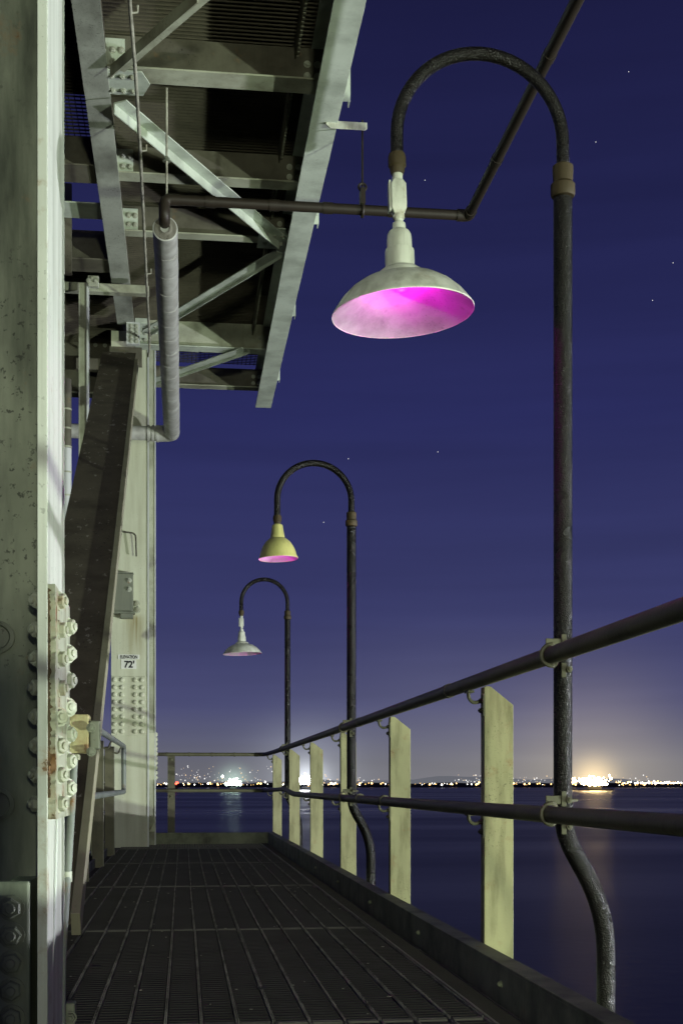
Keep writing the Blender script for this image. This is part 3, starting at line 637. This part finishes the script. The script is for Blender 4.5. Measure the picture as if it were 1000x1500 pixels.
def far_column():
    dF = 14.45; a = at(163, 1240, dF); b = at(217.5, 1240, dF); y = a.y
    t = thing('steel_column', 'far cream steel column carrying the elevation sign and riveted splice', 'column', ((a.x+b.x)/2, y, 0))
    zt = EYE+5.05
    bm = nb(); box(bm, (a.x, y, -.1), (b.x, y+.02, zt)); obj('front_plate', bm, M_colf, t, bevel=.003)
    bm = nb(); box(bm, (a.x+.18, y+.0205, -.1), (a.x+.20, y+.42, zt)); obj('web', bm, M_colf, t)
    xr = at(228.3, 1200, dF+.5).x
    bm = nb(); box(bm, (a.x, y+.4205, -.1), (xr, y+.445, zt)); obj('rear_plate', bm, M_beam, t, bevel=.003)
    bm = nb(); box(bm, (xr-.012, y+.408, -.1), (xr+.002, y+.4200, zt)); obj('edge_angle', bm, M_bright, t)
    bm = nb(); box(bm, (b.x-.010, y-.012, -.1), (b.x+.006, y-.0005, zt)); obj('edge_angle', bm, M_bright, t)
    # riveted splice
    p = at(163.5, 1078, dF); q = at(215.5, 991, dF)
    bm = nb(); box(bm, (p.x, y-.014, p.z), (q.x-.012, y-.0005, q.z)); obj('splice_plate', bm, M_colf, t, bevel=.002)
    bm = nb(); lathe(bm, [(.027, 0), (.0265, .010), (.021, .018), (.010, .022), (0, .023)], 12); rv = mesh_of('rivet', bm, M_colf, 60)
    for px in (168, 179, 198, 208):
        for k in range(8):
            w = at(px, 996+k*10.8, dF); inst('rivet', rv, t, (w.x, y-.014, w.z), rot=(math.pi/2, 0, 0))
    for k in range(10):
        w = at(229, 1076+k*7, dF+.5); inst('rivet', rv, t, (xr, y+.433, w.z), rot=(0, math.pi/2, 0))
    bm = nb(); w = at(229, 1080, dF+.5); w2 = at(229, 1142, dF+.5); box(bm, (xr-.1, y+.41, w2.z), (xr-.003, y+.4203, w.z+.05)); obj('splice_plate', bm, M_colf, t)
    # bent strip stuck on the face and rust run bracket
    bm = nb(); tube(bm, bend([at(181, 779, dF-.05), at(199, 781, dF-.05), at(200, 815, dF-.03)], .05, 4), .009, 8); obj('grab_hook', bm, M_brown, t, smooth=40)
    bm = nb(); lathe(bm, [(0, 0), (.05, 0), (.05, .02), (0, .02)], 14, Matrix.Translation((at(199, 1092, dF).x, y-.0005, at(199, 1092, dF).z)) @ Matrix.Rotation(math.pi/2, 4, 'X')); 
    # gusset foot on the right
    f0 = at(219, 1218, dF+.45); f1 = at(227, 1204, dF+.45); bm = nb(); prism(bm, [(f0.x, y+.35, f0.z), (f1.x, y+.35, f0.z), (f1.x, y+.35, f1.z)], (0, .06, 0)); obj('foot_gusset', bm, M_colf, t)
    # electrical box
    e = thing('junction_box', 'grey green steel channel box bolted to the far column above the sign', 'box', tuple(at(182, 900, dF)))
    g0 = at(166, 896, dF-.1); g1 = at(195, 840, dF-.1); bm = nb(); box(bm, (g0.x, y-.10, g0.z), (g1.x, y-.0005, g1.z)); obj('box_body', bm, M_box, e, bevel=.004)
    bm = nb(); box(bm, (g0.x-.004, y-.13, g1.z+.0005), (g1.x+.004, y-.0005, g1.z+.012)); box(bm, (g0.x-.004, y-.14, g0.z-.02), (g1.x+.02, y-.0005, g0.z-.0005)); obj('box_lip', bm, M_greybolt, e)
    bm = nb(); h0 = at(177, 905, dF-.1); h1 = at(195, 898, dF-.1); box(bm, (h0.x, y-.12, h0.z), (h1.x, y-.01, g0.z-.0205)); obj('box_foot', bm, M_box, e)
    for px, py in ((190, 852), (190, 864.5)):
        w = at(px, py, dF); bm = hexbolt_bm(.024, .018, .01); bmesh.ops.transform(bm, matrix=Matrix.Translation((w.x, y-.10, w.z)) @ Matrix.Rotation(math.pi/2, 4, 'X'), verts=bm.verts[:]); obj('bolt', bm, M_bolt, e)
    h = thing('rusty_fitting', 'cream bolted lug with a rust run beside the junction box', 'fitting', tuple(at(200, 905, dF)))
    for px, py in ((200, 884), (201, 893)):
        w = at(px, py, dF); bm = hexbolt_bm(.030, .025, .012); bmesh.ops.transform(bm, matrix=Matrix.Translation((w.x, y-.003, w.z)) @ Matrix.Rotation(math.pi/2, 4, 'X'), verts=bm.verts[:]); obj('bolt', bm, M_splice, h)
    # sign: two stuck plates
    sg = thing('elevation_sign', 'small white elevation sign in black lettering on the far column', 'sign', tuple(at(189, 978, dF)))
    for (x0, y0, x1, y1) in ((173.2, 965.5, 204.5, 958.5), (177.6, 979.5, 200, 966)):
        p0 = at(x0, y0, dF); p1 = at(x1, y1, dF); bm = nb(); box(bm, (p0.x, y-.006, p0.z), (p1.x, y-.0005, p1.z)); obj('sign_plate', bm, M_white, sg)
    def text(body, x0, y0, x1, y1):
        p0 = at(x0, y1, dF); p1 = at(x1, y0, dF)
        cu = bpy.data.curves.new('lettering', 'FONT'); cu.body = body; cu.offset = .035; cu.extrude = .02
        to = bpy.data.objects.new('tmp_text', cu); C.objects.link(to)
        dg = bpy.context.evaluated_depsgraph_get(); me = bpy.data.meshes.new_from_object(to.evaluated_get(dg)); bpy.data.objects.remove(to)
        xs = [v.co.x for v in me.vertices]; ys = [v.co.y for v in me.vertices]; w = max(xs)-min(xs); hgt = max(ys)-min(ys)
        for v in me.vertices:
            v.co = Vector(((v.co.x-min(xs))/w*(p1.x-p0.x), -(v.co.z+.02)*.03, (v.co.y-min(ys))/hgt*(p1.z-p0.z)))
        me.materials.clear(); me.materials.append(M_black)
        o = bpy.data.objects.new('lettering', me); link(o, sg); o.location = Vector((p0.x, y-.0075, p0.z))-wloc(sg)
    text('ELEVATION', 176.3, 959.6, 201.5, 964.6); text("72'", 182, 967.3, 197, 978.3)
far_column()

# ---------------------------------------------------------------- overhead platform
HR = 4.60; HL = 4.75; HC = 4.78; HS = 5.08
def ibeam(bm, x0, x1, y, z, w=.17, h=.26, tf=.012, tw=.010):
    """I-beam along X with bottom flange centre at y and soffit z"""
    box(bm, (x0, y-w/2, z), (x1, y+w/2, z+tf)); box(bm, (x0, y-tw/2, z+tf), (x1, y+tw/2, z+h-tf)); box(bm, (x0, y-w/2, z+h-tf), (x1, y+w/2, z+h))
def overhead():
    # right girder
    a = atZ(374, 597, HR); b = atZ(397, 597, HR); x0, x1, ye = a.x, b.x, a.y
    t = thing('overhead_girder', 'long pale grey girder along the open edge of the overhead platform', 'girder', (x1, ye, EYE+HR))
    z = EYE+HR
    bm = nb(); box(bm, (x0, 2.0, z), (x1, ye, z+.016)); obj('bottom_flange', bm, M_gird, t, bevel=.002)
    xm = (x0+x1)/2
    bm = nb(); box(bm, (xm-.008, 2.0, z+.0165), (xm+.008, ye, z+.46)); obj('web', bm, M_gird, t)
    bm = nb(); box(bm, (x0, 2.0, z+.4605), (x1, ye, z+.475)); obj('top_flange', bm, M_gird, t)
    GX0, GX1, GXM = x0, x1, xm
    for (xr, yb, hp) in ((513, 148, 48), (467, 328, 38), (433, 463, 30), (410, 557, 27)):
        p = atZ(xr, yb, HR+.05); d = dZ(yb, HR+.05)
        bm = nb(); box(bm, (xm+.0085, p.y, p.z), (p.x, p.y+.012, p.z+hp/F*d)); box(bm, (p.x-.008, p.y+.0125, p.z), (p.x, p.y+.09, p.z+hp/F*d)); obj('outrigger_plate', bm, M_gird, t)
    # left girder
    a = atZ(172, 475, HL); b = atZ(197, 475, HL); lx0, lx1, lye = a.x, b.x, a.y; z = EYE+HL
    t = thing('overhead_girder', 'stained grey girder under the platform nearest the columns, ending above the brace', 'girder', (lx1, lye, z))
    bm = nb(); box(bm, (lx0, 2.0, z), (lx1, lye, z+.016)); obj('bottom_flange', bm, M_gdark, t, bevel=.002)
    lxm = (lx0+lx1)/2
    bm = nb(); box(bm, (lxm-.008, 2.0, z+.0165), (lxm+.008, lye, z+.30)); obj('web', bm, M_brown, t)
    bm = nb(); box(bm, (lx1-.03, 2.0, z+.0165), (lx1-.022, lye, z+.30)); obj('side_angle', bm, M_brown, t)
    # stub with rivets under the end of the left girder
    p = at(186, 507, 13.42); q = at(205, 476, 13.42)
    t2 = thing('girder_stub', 'short bright riveted stub joining the left girder to the brace head', 'bracket', tuple(p))
    bm = nb(); box(bm, (p.x, lye-.08, p.z), (q.x, lye-.02, EYE+HL-.0005)); obj('stub_plate', bm, M_bright, t2)
    rv = mesh_of('bolt_head', hexbolt_bm(.018, .014, .006), M_bolt)
    for px in (192.5, 200):
        for k in range(5): w = at(px, 480+k*5.6, 13.4); inst('bolt_head', rv, t2, (w.x, lye-.08, w.z), rot=(math.pi/2, 0, 0))
    # cross beams
    beams = ((128, .19, .26, M_beam, 'first cross beam under the platform, nearest with a pale patched flange'), (272, .15, .24, M_beam, 'second cross beam under the platform above the fire pipe'),
             (352, .12, .24, M_beam, 'third cross beam under the platform just below the fire pipe'), (516, .17, .34, M_gird, 'deep cross beam with bolt holes before the open mesh bay'), (570, .14, .24, M_beam, 'last cross beam at the far end of the platform'))
    bh = mesh_of('bolt_head', hexbolt_bm(.019, .014, .006), M_bolt)
    cys = []
    for py, w, h, m, lb in beams:
        p = atZ(300, py, HC); z = EYE+HC; cys.append(p.y)
        t = thing('cross_beam', lb, 'beam', (0, p.y, z), group='cross beams under the platform')
        X0 = lx1-.02 if py < 500 else lx1-.02; X1 = GXM-.0085
        bm = nb(); box(bm, (X0, p.y-w, z), (X1, p.y, z+.012)); obj('bottom_flange', bm, m, t, bevel=.0015)
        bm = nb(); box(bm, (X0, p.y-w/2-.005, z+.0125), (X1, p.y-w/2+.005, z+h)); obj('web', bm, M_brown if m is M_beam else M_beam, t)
        bm = nb(); box(bm, (X0+.0, p.y-w/2-.020, z+.03), (X0+.13, p.y-w/2-.0052, z+h-.03)); obj('clip_angle', bm, M_gird, t)
        for ix in range(2):
            for iz in range(2): inst('bolt_head', bh, t, (X0+.05+.055*ix, p.y-w/2-.020, z+.07+.08*iz), rot=(math.pi/2, 0, 0))
        for iz in range(2):
            for ix in range(2): inst('bolt_head', bh, t, (X1-.12+.07*ix, p.y-w/2-.0052, z+.07+.08*iz), rot=(math.pi/2, 0, 0))
    # diagonals
    def diag(label, p0, p1, w, m, h=HC-.03, leg=.07, flip=1):
        a = atZ(p0[0], p0[1], h); b = atZ(p1[0], p1[1], h); u = b-a; ln = u.length; u.normalize(); up = Vector((0, 0, 1)); s = u.cross(up).normalized()
        t = thing('diagonal_brace', label, 'brace', tuple(a), group='diagonal angles under the platform')
        bm = nb(); obox(bm, a, u, s, up, ln, -w/2, w/2, 0, .010); obj('flat_leg', bm, m, t, bevel=.0015)
        bm = nb(); e = flip*w/2; obox(bm, a, u, s, up, ln, min(e, e-flip*.009), max(e, e-flip*.009), -leg, -.0005); obj('upstand_leg', bm, m, t)
    diag('dark grey diagonal angle at the top left of the platform underside', (172, 102), (300, -8), .11, M_beam)
    diag('brightest pale green diagonal angle crossing the platform underside', (176, 150), (415, 352), .105, M_gird, flip=-1)
    diag('grey diagonal angle from the right gusset down to the insulated pipe', (408, 370), (215, 486), .11, M_gird, leg=.03)
    diag('last diagonal angle across the open mesh bay', (360, 512), (215, 562), .13, M_gird, leg=.03)
    # gussets
    for (x, y, w, d_, lb) in ((183, 122, .34, .30, 'pale gusset plate bolted at the left ends of the upper diagonals'), (400, 350, .26, .42, 'grey gusset plate at the right girder joining two diagonals'), (228, 482, .28, .3, 'small gusset plate beside the head of the far column')):
        c = atZ(x, y, HC-.018); t = thing('gusset_plate', lb, 'plate', tuple(c))
        bm = nb(); prism(bm, [(c.x-w/2, c.y-d_/2, c.z), (c.x+w/2*.7, c.y-d_/2, c.z), (c.x+w/2, c.y, c.z), (c.x+w/2*.7, c.y+d_/2, c.z), (c.x-w/2, c.y+d_/2, c.z)], (0, 0, .010)); obj('plate_sheet', bm, M_gird, t)
        for ix in range(3):
            for iy in range(2): inst('bolt_head', bh, t, (c.x-w*.25+ix*.07, c.y-.09+iy*.18, c.z), rot=(math.pi, 0, 0))
    # deck grating above: bars across, solid backing, open mesh in the last bay and at the left
    t = thing('overhead_platform', 'dark rusty grating deck of the platform seen from below', 'platform', (0, 9, EYE+HS))
    z = EYE+HS; ymid = cys[3]-.05; bm = nb(); y = 2.2
    while y < ymid: box(bm, (lx0+.03, y, z), (GXM-.01, y+.008, z+.05)); y += .045
    tag(obj('bearing_bars', bm, M_soffit, t), kind='stuff')
    bm = nb(); box(bm, (lx0-.05, 2.2, z+.052), (GX1, ymid, z+.07)); obj('deck_sheet', bm, M_soffit, t)
    bm = nb()
    k = 0; y = ymid+.02
    while y < cys[4]: box(bm, (lx1-.01, y, z), (GXM-.01, y+.010, z+.008)); y += .06
    x = lx1
    while x < GXM-.02: box(bm, (x, ymid+.02, z+.0085), (x+.007, cys[4], z+.015)); x += .05
    tag(obj('open_mesh', bm, M_soffit, t), kind='stuff')
    # long side stringer (brown) just inside the right girder, with toothed ends
    bm = nb(); box(bm, (GX0-.12, 2.2, z-.12), (GX0-.11, ymid, z-.001)); obj('side_stringer', bm, M_brown, t)
    bm = nb(); y = 2.3
    while y < ymid: box(bm, (GX0-.108, y, z-.10), (GX0-.09, y+.018, z-.002)); y += .05
    tag(obj('bar_ends', bm, M_beam, t), kind='stuff')
    # ---- platform bay left of the left girder
    t = thing('left_platform', 'dark platform bay above and behind the near column', 'platform', (-1.2, 9, z))
    XL = -2.6
    def yz(py, h=HS): return atZ(120, py, h).y
    bm = nb(); y = 2.2
    while y < yz(140): box(bm, (XL, y, z), (lx0+.01, y+.01, z+.05)); y += .045
    box(bm, (XL, 2.2, z+.052), (lx0+.01, yz(140), z+.07)); tag(obj('bearing_bars', bm, M_soffit, t), kind='stuff')
    bm = nb(); y = yz(140)+.02
    while y < yz(232): box(bm, (XL, y, z), (lx0+.01, y+.012, z+.008)); y += .055
    x = XL
    while x < lx0: box(bm, (x, yz(140)+.02, z+.0085), (x+.006, yz(232), z+.015)); x += .045
    tag(obj('open_mesh', bm, M_soffit, t), kind='stuff')
    bm = nb(); y = yz(348)
    while y < yz(560): box(bm, (XL, y, z), (lx0+.01, y+.01, z+.05)); y += .05
    box(bm, (XL, yz(348), z+.052), (lx0+.01, yz(565), z+.07)); tag(obj('bearing_bars', bm, M_soffit, t), kind='stuff')
    for i, (py0, py1, h, m, lb) in enumerate(((232, 268, HC, M_brown, 'dark beam behind the left girder under the small mesh window'), (297, 320, HC+.1, M_gird, 'pale bar crossing the small window of sky beside the left girder'),
                                 (345, 398, HC, M_brown, 'dark deep beam below the small window of sky'))):
        ya = atZ(120, py0, h).y; yb = atZ(120, py1, h).y
        b_ = thing('back_beam', lb, 'beam', (-1.2, ya, EYE+h)); w = min(yb-ya, .3)
        bm = nb(); box(bm, (XL, yb-w, EYE+h), (lx0+.03, yb, EYE+h+.012)); obj('bottom_flange', bm, m, b_)
        if i != 1: bm = nb(); box(bm, (XL, yb-w/2, EYE+h+.0125), (lx0+.03, yb-w/2+.01, EYE+h+.29)); obj('web', bm, m, b_)
    v = thing('hanger_angle', 'dark vertical angle beside the small window of sky', 'beam', tuple(at(100, 400, 11.2)))
    a = at(92, 400, 11.2); b = at(105, 268, 11.2); bm = nb(); box(bm, (a.x, a.y, a.z), (b.x, a.y+.05, b.z)); obj('angle_bar', bm, M_brown, v)
    # lower pale cross tube with clamp and hanging square tube
    h = thing('cross_tube', 'pale tube running behind the left girder with a bolted clamp', 'beam', tuple(at(130, 412, 12.0)))
    a = at(60, 409, 12.0); b = at(170, 415, 12.0); bm = nb(); box(bm, (a.x, a.y, b.z-.05), (b.x+.3, a.y+.10, b.z+.03)); obj('tube_bar', bm, M_beam, h, bevel=.01)
    c = at(134, 412, 11.9); bm = nb(); box(bm, (c.x-.03, c.y-.04, c.z-.06), (c.x+.07, c.y+.02, c.z+.04)); obj('clamp_block', bm, M_bolt, h, bevel=.008)
    for k in range(3): inst('bolt_head', bh, h, (c.x+.0+.03*k-.02, c.y-.041, c.z-.01+.02*(k % 2)), rot=(math.pi/2, 0, 0))
    h = thing('hanging_post', 'narrow vertical channel post with one bright edge hanging behind the near column', 'post', tuple(at(122, 690, 11.9)))
    a = at(115.5, 700, 11.9); b = at(127, 414, 11.9); bm = nb(); box(bm, (a.x, a.y, a.z), (b.x, a.y+.10, b.z)); obj('post_body', bm, M_beam, h, bevel=.002)
    a = at(127.5, 700, 11.9); b = at(130, 414, 11.9); bm = nb(); box(bm, (a.x, a.y-.02, a.z-.0), (b.x, a.y+.10, b.z)); obj('bright_edge', bm, M_bright, h)
    # deep end girder behind the brace head
    g = thing('end_girder', 'deep brown girder with bolts behind the brace head', 'girder', tuple(at(150, 575, 14.9)))
    a = at(60, 577, 14.9); b = at(214, 425, 14.9)
    bm = nb(); box(bm, (a.x, a.y, a.z+.02), (b.x, a.y+.014, b.z)); obj('web', bm, M_brown, g)
    bm = nb(); box(bm, (a.x, a.y-.09, a.z), (b.x, a.y+.09, a.z+.0195)); obj('bottom_flange', bm, M_beam, g)
    bm = nb(); box(bm, (a.x, a.y-.08, b.z+.0005), (b.x, a.y+.09, b.z+.02)); obj('top_flange', bm, M_brown, g)
    for px in (139, 153):
        for py in (482, 500): w = at(px, py, 14.85); inst('bolt_head', bh, g, (w.x, a.y-.0005, w.z), rot=(math.pi/2, 0, 0))
    e0 = at(112, 540, 14.5); e1 = at(160, 524, 14.5); bm = nb(); box(bm, (e0.x, e0.y, e0.z), (e1.x, e0.y+.1, e1.z)); obj('ledge_plate', bm, M_brown, g)
    # vertical clad pipe left
    k = thing('clad_pipe', 'vertical metal clad pipe with banded joints between the near column and the brace', 'pipe', tuple(at(98, 780, 12.5)))
    x = at(98, 600, 12.5)
    bm = nb(); tube(bm, [(x.x, x.y, at(98, 656, 12.5).z), (x.x, x.y, at(98, 556, 12.5).z)], .046, 20); obj('upper_cladding', bm, M_brown, k, smooth=40)
    bm = nb(); tube(bm, [(x.x, x.y, at(98, 960, 12.5).z), (x.x, x.y, at(98, 657, 12.5).z)], .046, 20); obj('lower_cladding', bm, M_bright, k, smooth=40)
    for py in (655, 692, 726, 628, 600): q = at(98, py, 12.5); bm = nb(); tube(bm, [(x.x, x.y, q.z-.008), (x.x, x.y, q.z+.008)], .0485, 20); obj('band', bm, M_beam, k, smooth=40)
    return lx1, GX0
M_gdark = paint('stained_dark_girder_paint', (.42, .45, .38), (.07, .07, .055), .9, .25, .7, .65, streak=(2.5, 1.3, 2.5))
LX1, GX0 = overhead()

# ---------------------------------------------------------------- pipes
def pipes():
    d = 9.17; e = at(686, 316, d); l = at(246, 313, d); z = e.z; y = e.y; r = .0345
    t = thing('fire_pipe', 'dark brown overhead pipe with threaded elbow running out past the girder then back', 'pipe', (e.x, y, z))
    bm = nb(); tube(bm, [(l.x, y, z), (e.x-.05, y, z)], r, 18); obj('cross_run', bm, M_firepipe, t, smooth=40)
    bm = nb(); tube(bm, [(e.x, y-.05, z), (e.x, 1.5, z)], r, 18); obj('long_run', bm, M_firepipe, t, smooth=40)
    bm = nb(); tube(bm, bend([(e.x-.085, y, z), (e.x, y, z), (e.x, y-.085, z)], .06, 8), r*1.2, 18); obj('elbow', bm, M_firepipe, t, smooth=40)
    bm = nb(); tube(bm, bend([(l.x+.085, y, z), (l.x-.02, y, z), (l.x-.02, y-.02, z-.13), (l.x-.02, y+.4, z-.17)], .05, 6), r*1.12, 18); obj('elbow', bm, M_firepipe, t, smooth=40)
    for px in (300, 392, 566, 470): q = at(px, 316, d); bm = nb(); tube(bm, [(q.x, y, z), (q.x+.07, y, z)], r*1.13, 18); obj('sleeve', bm, M_firepipe, t, smooth=40)
    for k in range(5): yy = y-.8-k*1.2; bm = nb(); tube(bm, [(e.x, yy, z), (e.x, yy-.06, z)], r*1.13, 18); obj('sleeve', bm, M_firepipe, t, smooth=40)
    # hanger 1: from the tab on the right girder
    h = thing('pipe_hanger', 'thin pipe hanger rod dropping from a cream tab on the right girder', 'hanger', tuple(at(528, 196, d)))
    a = at(474, 203, d); b = at(534, 192, d); bm = nb()
    prism(bm, [(a.x, y-.03, b.z), (b.x, y-.03, b.z), (b.x, y-.03, a.z+.01), (b.x-.012, y-.03, a.z), (a.x+.03, y-.03, a.z), (a.x, y-.03, a.z+.025)], (0, .01, 0)); box(bm, (a.x, y-.0195, b.z-.012), (b.x, y+.03, b.z)); obj('tab', bm, M_enamel, h, bevel=.002)
    hx = at(528, 200, d).x
    bm = nb(); tube(bm, [(hx, y, at(528, 186, d).z), (hx, y, at(528, 286, d).z)], .007, 10); obj('rod', bm, M_firepipe, h, smooth=40)
    bm = nb(); zz = at(528, 283, d).z; tube(bm, arc((hx, y, zz), .026, 0, 2*math.pi, 16, (1, 0, 0), (0, 0, 1)), .009, 8, False); obj('eye_nut', bm, M_firepipe, h, smooth=40)
    bm = nb(); box(bm, (hx-.016, y-.044, z+.03), (hx+.016, y+.044, zz-.02)); tube(bm, arc((hx, y, z), .044, 0, 2*math.pi, 18, (0, 1, 0), (0, 0, 1)), .011, 8, False); obj('clevis', bm, M_firepipe, h, smooth=40)
    # hanger 2
    h = thing('pipe_hanger', 'thin pale hanger rod above the elbow of the insulated pipe', 'hanger', tuple(at(245, 250, d)))
    p = at(245, 246, d); bm = nb(); tube(bm, [(p.x, y, EYE+HC), (p.x, y, z+.03)], .008, 10); obj('rod', bm, M_rope, h, smooth=40)
    bm = hexbolt_bm(.022, .022, .01); bmesh.ops.transform(bm, matrix=Matrix.Translation((p.x, y, at(245, 262, d).z)), verts=bm.verts[:]); obj('nut', bm, M_greybolt, h)
    # insulated pipe
    X = l.x-.015; zi = z-.175; y0 = y+.06; y1 = Yof(X, 14.1); R = .086
    t = thing('insulated_pipe', 'thick pipe in ribbed grey metal insulation turning left into the far column', 'pipe', (X, y0, zi))
    bm = nb()
    # spiral-lapped sleeves: each segment overlaps the next a little
    n = 15
    for k in range(n):
        ya = y0+(y1-y0)*k/n; yb = y0+(y1-y0)*(k+1)/n
        bm2 = nb(); wob = random.uniform(-.0015, .0015)
        tube(bm2, [(X+wob, ya, zi), (X+wob, ya+.003, zi), (X+wob, yb-.001, zi)], [R-.0035, R+.0008, R-.0002], 32); obj('cladding_sleeve', bm2, M_clad, t, smooth=40)
    bm.free()
    bm = nb(); lathe(bm, [(.034, .012), (.05, .004), (R-.012, .001), (R-.0012, -.004), (R-.004, -.01), (.034, -.03)], 32, Matrix.Translation((X, y0-.001, zi)) @ Matrix.Rotation(math.pi/2, 4, 'X')); obj('insulation_end', bm, M_fluff, t)
    bm = nb(); tube(bm, bend([(X, y1-.003, zi), (X, y1+.13, zi), (X-.17, y1+.15, zi)], .12, 8), R*1.02, 28); obj('cladding_elbow', bm, M_clad, t, smooth=40)
    bm = nb(); tube(bm, [(X-.16, y1+.15, zi), (X-1.6, y1+.15, zi)], R*.90, 24); obj('side_run', bm, M_clad, t, smooth=40)
    for k in range(3): bm = nb(); tube(bm, [(X-.14-.05*k, y1+.15, zi), (X-.165-.05*k, y1+.15, zi)], R*1.07, 24); obj('elbow_band', bm, M_clad, t, smooth=40)
    # thin mottled conduit under the left girder
    t = thing('thin_conduit', 'thin mottled white conduit clipped beside the left girder', 'conduit', tuple(atZ(190, 0, 4.45)))
    pts = [atZ(186.0, -60, 4.45), atZ(190, 0, 4.45), atZ(199, 110, 4.45), atZ(205, 210, 4.45), atZ(211, 330, 4.43), atZ(217, 455, 4.40), at(219.5, 500, 13.35), at(219, 515, 13.5), at(217, 522, 13.7)]
    bm = nb(); tube(bm, bend(pts, .1, 3), .0115, 10); obj('pipe', bm, M_rope, t, smooth=40)
    for px, py in ((207.5, 222), (215.5, 402), (193, 20)): q = atZ(px, py, 4.45); bm = nb(); tube(bm, [q+Vector((-.02, 0, 0)), q+Vector((.035, 0, .01)), q+Vector((.035, 0, .05))], .006, 8); obj('clip', bm, M_rope, t, smooth=40)
M_fluff = paint('torn_insulation', (.22, .21, .17), (.06, .055, .04), .9, .5, .9, .9, bump=1, fine=50)
pipes()

# ---------------------------------------------------------------- floodlights on unseen mooring piles, outboard and behind; the last is an added fill
for i, (loc, aim, pw, col, sz) in enumerate(LAMPS):
    p = Vector(loc); dv = (Vector(aim)-p).normalized(); q = dv.to_track_quat('-Z', 'Y')
    t = thing('unseen_floodlight', ('green white floodlight on the mooring pile farthest out from the walkway', 'cool white floodlight on a mooring pile out beside the walkway', 'yellow white added fill lamp on the pile nearly in line with the walkway')[i], 'floodlight', (p.x, p.y, WZ))
    bm = nb(); tube(bm, [(p.x, p.y, WZ-1), (p.x, p.y, p.z-.45)], .22, 20); obj('pile', bm, M_greybolt, t, smooth=40)
    Mx = Matrix.Translation(p-dv*.10) @ q.to_matrix().to_4x4()
    bm = nb(); lathe(bm, [(0, .16), (.10, .16), (.16, .10), (.24, -.02), (.25, -.02), (.25, -.03), (.235, -.03), (.15, .08), (0, .12)], 28, Mx); obj('reflector_housing', bm, M_greybolt, t, smooth=40)
    ld = bpy.data.lights.new('flood_lamp', 'SPOT'); ld.energy = pw; ld.color = col; ld.spot_size = math.radians(110); ld.spot_blend = .5; ld.shadow_soft_size = sz*.5
    lo = bpy.data.objects.new('flood_lamp', ld); link(lo, t); lo.location = p+dv*.05-Vector(t.location); lo.rotation_mode = 'QUATERNION'; lo.rotation_quaternion = q

def blocker():  # unseen box added to shade the lower web of the near column
    t = thing('light_blocker', 'squat dark green steel cabinet added behind the viewpoint to shade the near column', 'blocker', (-.5, -.6, 0))
    bm = nb(); box(bm, (-.95, -.95, .02), (.062, -.32, 1.20)); obj('blocker_body', bm, M_kerb, t, bevel=.006)
    bm = nb(); box(bm, (-.92, -.318, .08), (.03, -.310, 1.15)); obj('blocker_front', bm, M_kerb, t, bevel=.003)
    bm = nb(); box(bm, (-.20, -.3095, .60), (-.18, -.285, .74)); obj('blocker_grip', bm, M_bracket, t, bevel=.003)
    bm = nb(); box(bm, (-1.1, -1.6, -.05), (1.05, .9, -.012)); o = obj('landing_plate', bm, M_deck); tag(o, kind='structure')
blocker()

def flakes():
    bm = nb()
    for k in range(110):
        x = random.uniform(-.62, .88); y = random.uniform(3.4, 12); r = random.uniform(.003, .010); a = random.random()*6
        prism(bm, [(x+r*random.uniform(.5, 1.2)*math.cos(a+i*1.57), y+r*random.uniform(.5, 1.2)*math.sin(a+i*1.57), .0035) for i in range(4)], (0, 0, .002))
    tag(obj('paint_flakes', bm, M_line), 'pale paint flakes littering the dark walkway grating', 'litter', kind='stuff')
    for (px, py, lb) in ((384, 1449, 'small black square plug in the grating nearest the viewer'), (142, 1417, 'small black square plug in the grating at the left'),):
        d = EYE*F/(py-1148); p = at(px, py, d); t = bm = nb(); box(bm, (p.x-.016, p.y-.022, .003), (p.x+.016, p.y+.022, .0055)); o = obj('deck_plug', bm, M_black); tag(o, lb, 'plug')
flakes()
